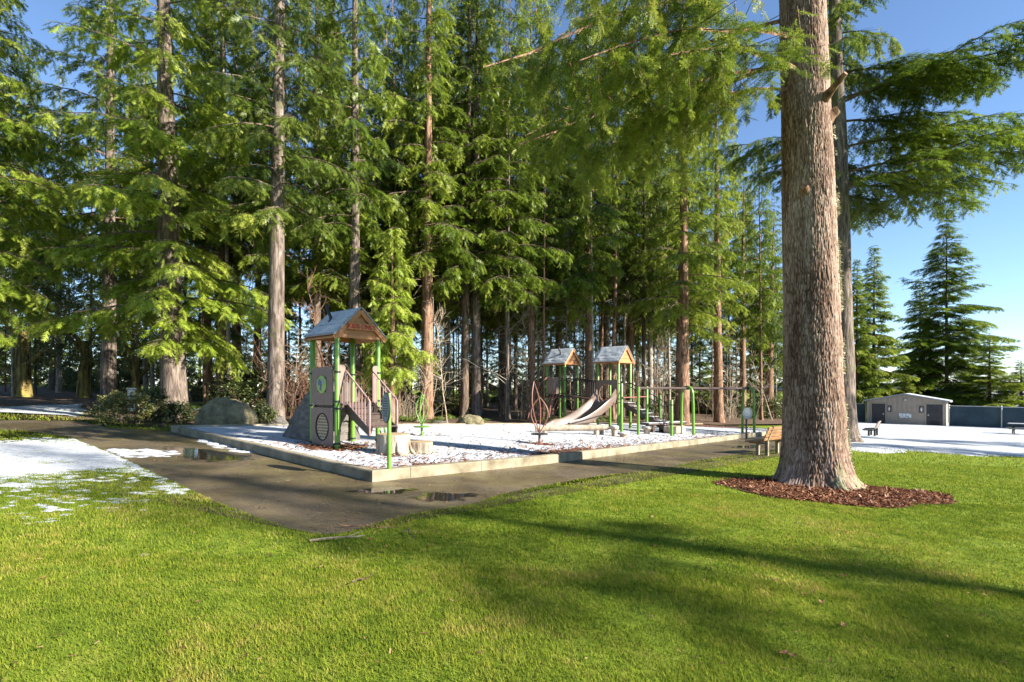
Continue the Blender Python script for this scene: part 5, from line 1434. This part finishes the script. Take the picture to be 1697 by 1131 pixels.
def shrub(px, py, rx, ry, h, seed, label, leaf='broadleaf', n=3800, size=(.085, .07), tone=.5, group=None, name='shrub', depth=None):
    x, y = G(px, py); y += ry * .6 if depth is None else depth
    o = empty(name, (x, y, gzf(x, y)), 0, label, 'shrub', group)
    link('foliage', leaf_cloud('foliage', seed, n, dome(rx, ry, h), size, tone, 60), leaf, o)
    link('stems', stems('stems', seed, 22, h * .9, rx), 'bark_dark', o)
    return o
shrub(196, 705, 1.15, .8, .85, 301, 'round rhododendron bush with pale-tipped leaves at the bend of the path', tone=.85, n=5200)
shrub(245, 702, .6, .6, 1.05, 302, 'dark upright evergreen shrub between the rhododendron and the thick fir', tone=.3, n=3400, size=(.07, .06))
shrub(278, 702, .8, .5, .55, 303, 'low dark glossy shrub at the foot of the thick-trunked fir', tone=.3, n=2800)
shrub(430, 708, .5, .4, .6, 304, 'small glossy shrub between the mossy boulder and the bare trunk', tone=.35, n=2000)
x, y = G(218, 683); mk = empty('marker_post', (x, y, gzf(x, y)), .3, 'small white marker post half hidden behind the rhododendron bush', 'post')
MB().box((0, 0, .45), (.28, .06, 1.0), bev=.01).build('board', 'sign_white', mk); MB().box((0, 0, 1.0), (.36, .12, .06), bev=.01).build('cap', 'sign_white', mk)

# understory hedge on the left: broadleaf evergreen trees
def broad_tree(px, py, wpx, label, seed, H, rx, forks, bark='bark_moss', tone=.45, lean=0.0, n=9000, sz=(.13, .22), z0=2.0):
    x, y = G(px, py); o = empty('broadleaf_tree', (x, y, gzf(x, y)), 0, label, 'tree')
    r0 = W(px, wpx, y); r = np.random.RandomState(seed); st = []
    s = np.linspace(0, 1, 9); th = H * .45
    P0 = np.stack([lean * s**1.3 + r.normal(0, .03, 9), r.normal(0, .03, 9), th * s - .2], 1); P0[0, :2] = 0
    st.append((P0, r0 * (1.25 - .55 * s + .4 * np.exp(-s * 12))))
    for (h, az, L, el, k) in forks:
        i = int(h * 8); d = np.array([math.cos(R(az)) * math.cos(R(el)), math.sin(R(az)) * math.cos(R(el)), math.sin(R(el))]); q = np.linspace(0, 1, 7)
        P = P0[i] + np.outer(q * L, d) + r.normal(0, .045 * L, (7, 3)) * q[:, None]; P[:, 2] += .12 * L * q**2
        st.append((P, r0 * k * (1 - .7 * q)))
        for _ in range(5):
            j = r.randint(2, 6); dd = unit(d + r.normal(0, .6, 3)); l = L * r.uniform(.25, .55)
            st.append((np.array([P[j], P[j] + dd * l * .5, P[j] + dd * l]), r0 * k * np.array([.35, .22, .08])))
    link('trunk', tri_mesh('trunk', stem_tris(st, 9)), bark, o)
    def shp(rr, k):
        a = rr.uniform(0, 6.28, k); q = rr.uniform(.1, 1, k) ** .5
        return np.stack([lean + rx * q * np.cos(a), rx * .8 * q * np.sin(a), rr.uniform(z0, H, k)], 1)
    link('crown', leaf_cloud('crown', seed, n, shp, sz, tone, 90), 'broadleaf', o)
FK1 = [(.45, 190, 3.2, 12, .6), (.6, 20, 2.6, 40, .5), (.8, 150, 2.8, 50, .5), (.95, 60, 3, 60, .5), (.95, 250, 2.5, 55, .5)]
FK2 = [(.5, 60, 2.2, 40, .5), (.75, 170, 2.6, 45, .5), (.95, 20, 2.8, 60, .5), (.95, 240, 2.5, 55, .4)]
broad_tree(38, 660, 20, 'dark broadleaf tree with a mossy yellow limb at the left edge', 311, 9, 3.6, FK1, 'bark_moss', .6)
broad_tree(140, 662, 17, 'mossy broadleaf tree at the far end of the snowy lawn', 312, 8.5, 3.2, FK2, 'bark_moss', .65)
broad_tree(226, 668, 13, 'forked yellow-mossed small tree behind the rhododendron bush', 313, 6.5, 2.2, [(.5, 15, 1.6, 55, .7), (.55, 170, 1.7, 62, .7), (.9, 200, 2, 60, .5)], 'bark_moss', .5, n=5000)
broad_tree(90, 650, 14, 'leafy olive-green tree in the gap between the two mossy trees', 314, 8, 3.4, FK2, 'bark_dark', .6, z0=.8)
broad_tree(-30, 655, 16, 'leafy tree cut by the left edge of the picture', 315, 9, 3.4, FK1, 'bark_dark', .6, z0=.8)

# bare saplings and twiggy thickets, copied
def sapling_mesh(seed, H, n):
    r = np.random.RandomState(seed); st = []
    s = np.linspace(0, 1, 9); ln = r.normal(0, .1, 2)
    P = np.stack([ln[0] * H * s, ln[1] * H * s, H * s - .1], 1) + r.normal(0, .02 * H, (9, 3)) * s[:, None] * .5
    st.append((P, .034 * (1 - .85 * s) + .004))
    for i in range(n):
        t = r.uniform(.2, .97); f = t * 8; j = min(int(f), 7); o = P[j] + (P[j + 1] - P[j]) * (f - j)
        a = r.uniform(0, 6.28); el = r.uniform(.3, 1.1); d = np.array([math.cos(a) * math.cos(el), math.sin(a) * math.cos(el), math.sin(el)]); L = H * .32 * (1.1 - t) * r.uniform(.5, 1.3) + .3
        q = np.linspace(0, 1, 5); Q = o + np.outer(q * L, d) + r.normal(0, .05 * L, (5, 3)) * q[:, None]
        st.append((Q, .013 * (1 - .8 * q) + .002))
        for _ in range(3):
            j2 = r.randint(1, 4); dd = unit(d + r.normal(0, .55, 3)); l = L * r.uniform(.25, .5)
            st.append((np.array([Q[j2], Q[j2] + dd * l * .5 + r.normal(0, .03, 3), Q[j2] + dd * l]), np.array([.007, .005, .0025])))
    return tri_mesh('stem', stem_tris(st))
SAP = [sapling_mesh(400 + i, H, n) for i, (H, n) in enumerate(((7.5, 26), (6, 30), (8.5, 24), (4.5, 34), (5.2, 30)))]
def sapling(x, y, k, s, rz, label, group=None, m='twig_pale', lean=(0, 0)):
    me = SAP[k]; o = empty('bare_sapling', (x, y, gzf(x, y)), 0, label, 'sapling', group); o.rotation_euler = (lean[0], lean[1], rz)
    c = link('stem', me, m, o); c.scale = (s, s, s)
    if me.materials[0] != MATS[m]: c.material_slots[0].link = 'OBJECT'; c.material_slots[0].material = MATS[m]
    return o
for (px, py, k, s, rz, label, m, ln) in ((742, 706, 0, .75, .5, 'pale leaning sapling between the spinner and the small dark boulder', 'twig_pale', (0, .02)),
    (838, 700, 2, 1.1, 1.9, 'tall pale sapling leaning right, left of the far left play tower', 'bark_pale', (0, .14)),
    (480, 703, 3, .8, 2.2, 'thin grey sapling between the bare trunk and the climbing rock', 'twig_pale', (0, .05)),
    (1080, 704, 2, 1.0, .2, 'white-stemmed sapling right of the far right play tower', 'bark_pale', (0, .06)),
    (1096, 703, 0, .9, 4.0, 'pale sapling leaning behind the balance posts', 'bark_pale', (0, .1)),
    (1250, 701, 4, 1.1, 3.0, 'pale crooked sapling behind the right swing arch', 'bark_pale', (0, -.1)),
    (372, 675, 3, .9, 1.0, 'pale thin sapling just above the mossy boulder', 'twig_pale', (0, .08)),
    (318, 668, 4, .9, 1.7, 'thin whitish sapling between the thick fir and the boulder', 'bark_pale', (0, .0))):
    x, y = G(px, py); sapling(x, y, k, s, rz, label, None, m, ln)
rnd = random.Random(23)
for i in range(125):
    px = rnd.uniform(520, 1310) if i > 10 else rnd.uniform(330, 760)
    y = rnd.uniform(22, 42) if i < 85 else rnd.uniform(40, 58); x = (px - 848.5) / FPX * y
    if poly_sd(np.array([x]), np.array([y]), FLOOR)[0] < .8: continue
    sapling(x, y, rnd.randrange(5), rnd.uniform(.7, 1.15), rnd.uniform(0, 6.28), 'bare twiggy sapling ' + zone(px), 'bare saplings in the wood', rnd.choice(['twig_pale', 'twig_pale', 'twig_pale', 'twig_red']), (rnd.uniform(-.1, .1), rnd.uniform(-.12, .12)))
def thicket(px, py, label, seed, h, sp, n, m='twig_red', dy=.8):
    x, y = G(px, py); y += dy; o = empty('twig_thicket', (x, y, gzf(x, y)), 0, label, 'thicket')
    r = np.random.RandomState(seed); st = []
    for i in range(n):
        b = np.array([r.normal(0, sp * .4), r.normal(0, sp * .3), 0]); a = r.uniform(0, 6.28); L = h * r.uniform(.5, 1.1); s = np.linspace(0, 1, 8); q = r.uniform(.3, 1.1) * sp
        P = b + np.stack([np.cos(a) * q * s**1.5, np.sin(a) * q * s**1.5, L * np.sin(s * r.uniform(1.3, 2.6)) ], 1) + np.cumsum(r.normal(0, .03 * h, (8, 3)), 0) * s[:, None]
        P[:, 2] = np.maximum(P[:, 2], 0); st.append((P, .011 * (1 - .7 * s)))
    link('twigs', tri_mesh('twigs', stem_tris(st)), m, o)
thicket(500, 706, 'tangled reddish bramble thicket between the bare trunk and the near tower', 501, 2.3, 1.3, 150)
thicket(545, 706, 'twiggy brown thicket seen through the near tower posts', 502, 2.0, 1.2, 120)
thicket(640, 700, 'pale twig tangle behind the near tower stairs', 503, 1.5, 1.2, 80, 'twig_pale')
thicket(680, 698, 'dry fallen twigs left of the spinner trunk', 504, 1.2, 1.3, 60, 'twig_pale')
thicket(410, 700, 'small reddish twig clump beside the mossy boulder', 505, .8, .5, 40)
thicket(870, 700, 'bare brush left of the far left play tower', 506, 1.6, 1.4, 80, 'twig_pale')
thicket(1210, 699, 'bare brush behind the swing beam', 507, 1.8, 1.5, 80, 'twig_pale')

# ferns and low undergrowth
def fern_mesh(seed):
    r = np.random.RandomState(seed); tr = []; tn = []
    for i in range(18):
        a = r.uniform(0, 6.28); L = r.uniform(.45, .85); s = np.linspace(0, 1, 13)
        P = np.stack([np.cos(a) * L * s * .85, np.sin(a) * L * s * .85, L * (1.0 * s - .75 * s**2) * r.uniform(.8, 1.2)], 1); tan = np.array([-math.sin(a), math.cos(a), 0])
        for j in range(1, 12):
            w = .11 * math.sin(math.pi * (j / 12) ** .7) + .015; f = P[j + 1] - P[j]
            for sd in (-1, 1):
                tr.append([P[j] - f * .25, P[j] + f * .3, P[j] + tan * sd * w + f * .5 + [0, 0, -.02]]); tn.append(r.uniform(.2, .9))
    return tri_mesh('fern', np.array(tr), tn)
FERN = [fern_mesh(600 + i) for i in range(3)]
rnd = random.Random(31); nfern = 0
for i in range(400):
    px = rnd.uniform(300, 1300); y = rnd.uniform(19, 40); x = (px - 848.5) / FPX * y
    sd = poly_sd(np.array([x]), np.array([y]), FLOOR)[0]
    if sd < .5 or sd > 9 or float(fbm(np.array([x * .35]), np.array([y * .35]), 0, 91, 2)[0]) < -.02: continue
    o = link('fern', FERN[nfern % 3], 'fern_green', None, (x, y, gzf(x, y)), (0, 0, rnd.uniform(0, 6.28))); k = rnd.uniform(.6, 1.25); o.scale = (k, k, k)
    tag(o, 'low green sword fern ' + zone(px), 'fern', 'sword ferns along the edge of the wood'); nfern += 1
    if nfern >= 90: break
# leafy evergreen undergrowth deep in the wood
UND = [leaf_cloud('foliage', 700 + i, 2600, dome(1.3, 1.1, 1.5), (.13, .12), .42, 50) for i in range(3)]
UST = stems('stems', 710, 20, 1.5, 1.2)
nu = 0
for i in range(300):
    px = rnd.uniform(-60, 1310); y = rnd.uniform(24, 56)
    if nu > 34: px = rnd.uniform(520, 1300); y = rnd.uniform(48, 70)
    x = (px - 848.5) / FPX * y
    if poly_sd(np.array([x]), np.array([y]), FLOOR)[0] < 2: continue
    if 780 < px < 1300 and y < 34: continue
    o = empty('understory_shrub', (x, y, gzf(x, y)), rnd.uniform(0, 6.28), 'leafy understory shrub ' + zone(px), 'shrub', 'understory shrubs in the wood')
    k = rnd.uniform(.7, 1.3); o.scale = (k, k, k * rnd.uniform(.8, 1.5))
    link('foliage', UND[nu % 3], 'broadleaf', o); link('stems', UST, 'bark_dark', o); nu += 1
    if nu >= 80: break

# ------------------------------------------------------------------ lawn blades, chips, litter
def grass(seed):
    r = np.random.RandomState(seed); parts = []; tones = []
    def batch(n, y0, y1, hmin, hmax, w, margin=.12, xr=None):
        # area-uniform inside the visible wedge
        y = np.sqrt(r.uniform(y0**2, y1**2, n)); x = r.uniform(-1, 1, n) * (y * 1.0 + .3)
        d1 = poly_sd(x, y, PATH); keep = (d1 < -.0) & (poly_sd(x, y, PLAY) < 0) & (poly_sd(x, y, RING) < .04 * r.normal(0, 1, n)) & (poly_sd(x, y, FLOOR) < 0)
        edge = np.abs(d1) < .12
        cl = fbm(x * 2.2, y * 2.2, 0, 5, 4); cl2 = fbm(x * .5, y * .5, 0, 6, 3)
        keep &= r.uniform(0, 1, n) < np.clip(.78 + cl * .7, .25, 1)
        x, y, cl, cl2 = x[keep], y[keep], cl[keep], cl2[keep]; m = len(x)
        h = r.uniform(hmin, hmax, m) * (1 + .35 * cl); a = r.uniform(0, 2 * math.pi, m); ln = r.uniform(.15, 1.1, m) * h
        b = np.stack([x, y, gz(x, y) + .001], 1); sd = np.stack([np.cos(a + 1.57), np.sin(a + 1.57), 0 * a], 1) * (w * .85 * r.uniform(.6, 1.3, m))[:, None]
        tip = b + np.stack([np.cos(a) * ln, np.sin(a) * ln, h], 1)
        parts.append(np.stack([b - sd, b + sd, tip], 1)); br_n = fbm(x * 6, y * 6, 0, 9, 3); dry = np.clip(fbm(x * 1.3 + 7, y * 1.3, 0, 19, 4) - .12, 0, 1) * .55; fine_n = fbm(x * 15, y * 15, 0, 29, 2); tones.append(np.clip(.44 + .28 * cl2 + .18 * cl + .3 * br_n + .22 * fine_n + dry + r.normal(0, .13, m), 0, 1))
    batch(240000, 2.3, 4.6, .013, .032, .003)
    batch(310000, 4.2, 9.0, .015, .034, .005)
    batch(190000, 8.5, 16, .02, .04, .0085)
    batch(60000, 16, 30, .04, .08, .016)
    return tri_mesh('grass', np.concatenate(parts), np.concatenate(tones))
tag(link('grass', grass(801), 'grass_blades'), 'short mown grass of the sunlit lawn', 'grass', None, 'stuff')

def scatter_chips(name, seed, n, sampler, zoff, L, m, label, cat):
    r = np.random.RandomState(seed); x, y = sampler(r, n); n = len(x)
    O = np.stack([x, y, gz(x, y) + zoff + r.uniform(0, .02, n)], 1); D = r.normal(0, 1, (n, 3)); D[:, 2] *= .22; U = r.normal(0, .3, (n, 3)) + [0, 0, 1]
    q = np.array([[[0, -.14, 0], [1, -.12, .02], [1, .13, .02]], [[0, -.14, 0], [1, .13, .02], [.05, .15, 0]]])
    return tag(link(name, tri_mesh(name, *place([q], O, D, U, L * r.uniform(.5, 1.4, n), r.uniform(0, 1, n), seed)), m), label, cat, None, 'stuff')
def in_poly(poly, f=None):
    P = np.array(poly)
    def g(r, n):
        x = r.uniform(P[:, 0].min(), P[:, 0].max(), n); y = r.uniform(P[:, 1].min(), P[:, 1].max(), n); k = poly_sd(x, y, poly) > 0
        if f is not None: k &= f(x, y, r)
        return x[k], y[k]
    return g
scatter_chips('bark_chips', 811, 30000, in_poly(RING), .012, .06, 'chips', 'loose bark mulch round the foot of the huge fir', 'mulch')
def play_chip(x, y, r): 
    d = d_play(x, y); return r.uniform(0, 1, len(x)) < np.clip(.62 - d * 1.2, .004, 1) * np.exp(-np.maximum(y - 13, 0) / 9)
scatter_chips('bark_chips', 812, 90000, in_poly(PLAY_IN, play_chip), .134, .08, 'chips', 'bark chips showing through the thin playground snow', 'mulch')
scatter_chips('leaf_litter', 813, 24000, in_poly(PATH), .008, .036, 'litter', 'needles and leaf crumbs strewn over the wet path', 'litter')
scatter_chips('leaf_litter', 814, 26000, in_poly(FLOOR, lambda x, y, r: y < 40), .02, .12, 'litter', 'brown leaf litter on the forest floor', 'litter')

LAWN = [(-9, 2.2), (9, 2.2), (14, 13), (9, 14), (-2, 7), (-11, 12)]
scatter_chips('leaf_litter', 815, 5200, in_poly(LAWN, lambda x, y, r: (poly_sd(x, y, PATH) < 0) & (poly_sd(x, y, PLAY) < 0)), .018, .028, 'litter', 'tiny brown needles and leaf crumbs caught in the lawn', 'litter')
# fallen twigs and leaves on the lawn
def twig(px, py, L, rz, label, seed, r0=.008, sub=3, m='twig_pale'):
    x, y = G(px, py); r = np.random.RandomState(seed); s = np.linspace(0, 1, 7)
    P = np.stack([L * (s - .5), r.normal(0, .03 * L, 7), .03 + r.uniform(0, .03, 7)], 1); st = [(P, r0 * (1 - .6 * s))]
    for _ in range(sub):
        j = r.randint(1, 6); a = r.uniform(-1, 1); l = L * r.uniform(.15, .35); st.append((np.array([P[j], P[j] + [l * math.cos(a), l * math.sin(a), .02]]), np.array([.5, .2]) * r0))
    o = link('fallen_twig', tri_mesh('fallen_twig', stem_tris(st, 5)), m, None, (x, y, gzf(x, y)), (0, 0, rz)); tag(o, label, 'twig')
twig(560, 899, .5, .25, 'pale fallen twig on the lawn below the path corner', 901, .012, 1)
twig(610, 880, .62, -.1, 'long thin fallen twig along the path edge', 902, .008, 3, 'twig_red')
twig(680, 893, .36, -1.2, 'forked dark fallen twig on the lawn right of the path corner', 903, .009, 3, 'bark_dark')
twig(600, 970, .2, 1.0, 'tiny fallen twig in the middle of the lawn', 904, .005, 2, 'bark_dark')
CURL = []
for i in range(3):
    r = np.random.RandomState(920 + i); g = np.linspace(-1, 1, 6); X, Y = np.meshgrid(g, g)
    k = np.sqrt(1 - .4 * Y**2); Z = .35 * np.abs(X)**1.5 + .2 * Y**2 + .12 * r.normal(0, 1, X.shape)
    ii, jj = np.meshgrid(np.arange(5), np.arange(5)); q = (jj * 6 + ii).ravel()
    CURL.append(grid_mesh('fallen_leaf', np.stack([X * .55 * k, Y, Z * .5 + .2], -1) * .055, np.stack([q, q + 1, q + 7, q + 6], -1)))
for i, (px, py, where) in enumerate(((622, 884, 'beside the long thin twig'), (612, 897, 'just below the long thin twig'), (640, 909, 'between the pale twig and the forked twig'), (714, 906, 'right of the forked dark twig'), (1300, 1088, 'at the bottom right of the lawn, left one of a pair'), (1314, 1092, 'at the bottom right of the lawn, right one of a pair'), (1333, 988, 'in the striped shade, upper of two'), (1362, 1003, 'in the striped shade, lower of two'), (1398, 958, 'in the shade stripe below the mulch ring'), (1285, 964, 'on the sunlit grass left of the shade stripes'), (1242, 894, 'near the mulch ring on its camera side'), (600, 965, 'alone in mid lawn'), (70, 963, 'near the left edge of the lawn'), (328, 1002, 'in the lower left lawn'), (1398, 1041, 'low in the right shade stripes'), (1086, 908, 'in the first faint shade stripe'))):
    x, y = G(px, py); o = link('fallen_leaf', CURL[i % 3], 'cone_brown', None, (x, y, gzf(x, y) + .015), (0, 0, i * 1.3)); k = .3 + .3 * ((i * 37) % 10) / 10; o.scale = (k, k, k)
    tag(o, 'curled brown fallen leaf ' + where, 'leaf', 'fallen leaves on the lawn')
for (px, py, s, label) in ((1418, 814, .05, 'tiny pale pebble at the root of the huge fir'), (238, 921, .05, 'flat pale stone in the left lawn')):
    x, y = G(px, py); o = link('stone', rock_mesh('stone', 7, 24, 10, lambda D: D * np.array([1, .7, .35]), .12, 1.5), 'concrete', None, (x, y, gzf(x, y)), (0, 0, .4)); o.scale = (s, s, s); tag(o, label, 'stone')
# cones hanging in the near boughs
CM = MB().lathe([(.004, 0), (.016, -.015), (.02, -.035), (.017, -.06), (.006, -.085)], n=9)
rs = np.random.RandomState(55); CMs = None
for i in range(26):
    li = [o for o in bigt.children if o.name.startswith('limb')][i % 9]
    tv = LIMB[0][0] if li.data == LIMB[0][1] else LIMB[1][0]
    v = tv.vertices[rs.randint(0, len(tv.vertices))].co
    if CMs is None:
        o = CM.build('cone', 'cone_brown', li, True); CMs = o.data
    else: o = link('cone', CMs, None, li)
    o.location = v; 

#print('TRIS', sum(sum(len(p.vertices) - 2 for p in m.polygons) if len(m.polygons) < 50000 else len(m.polygons) for m in bpy.data.meshes))
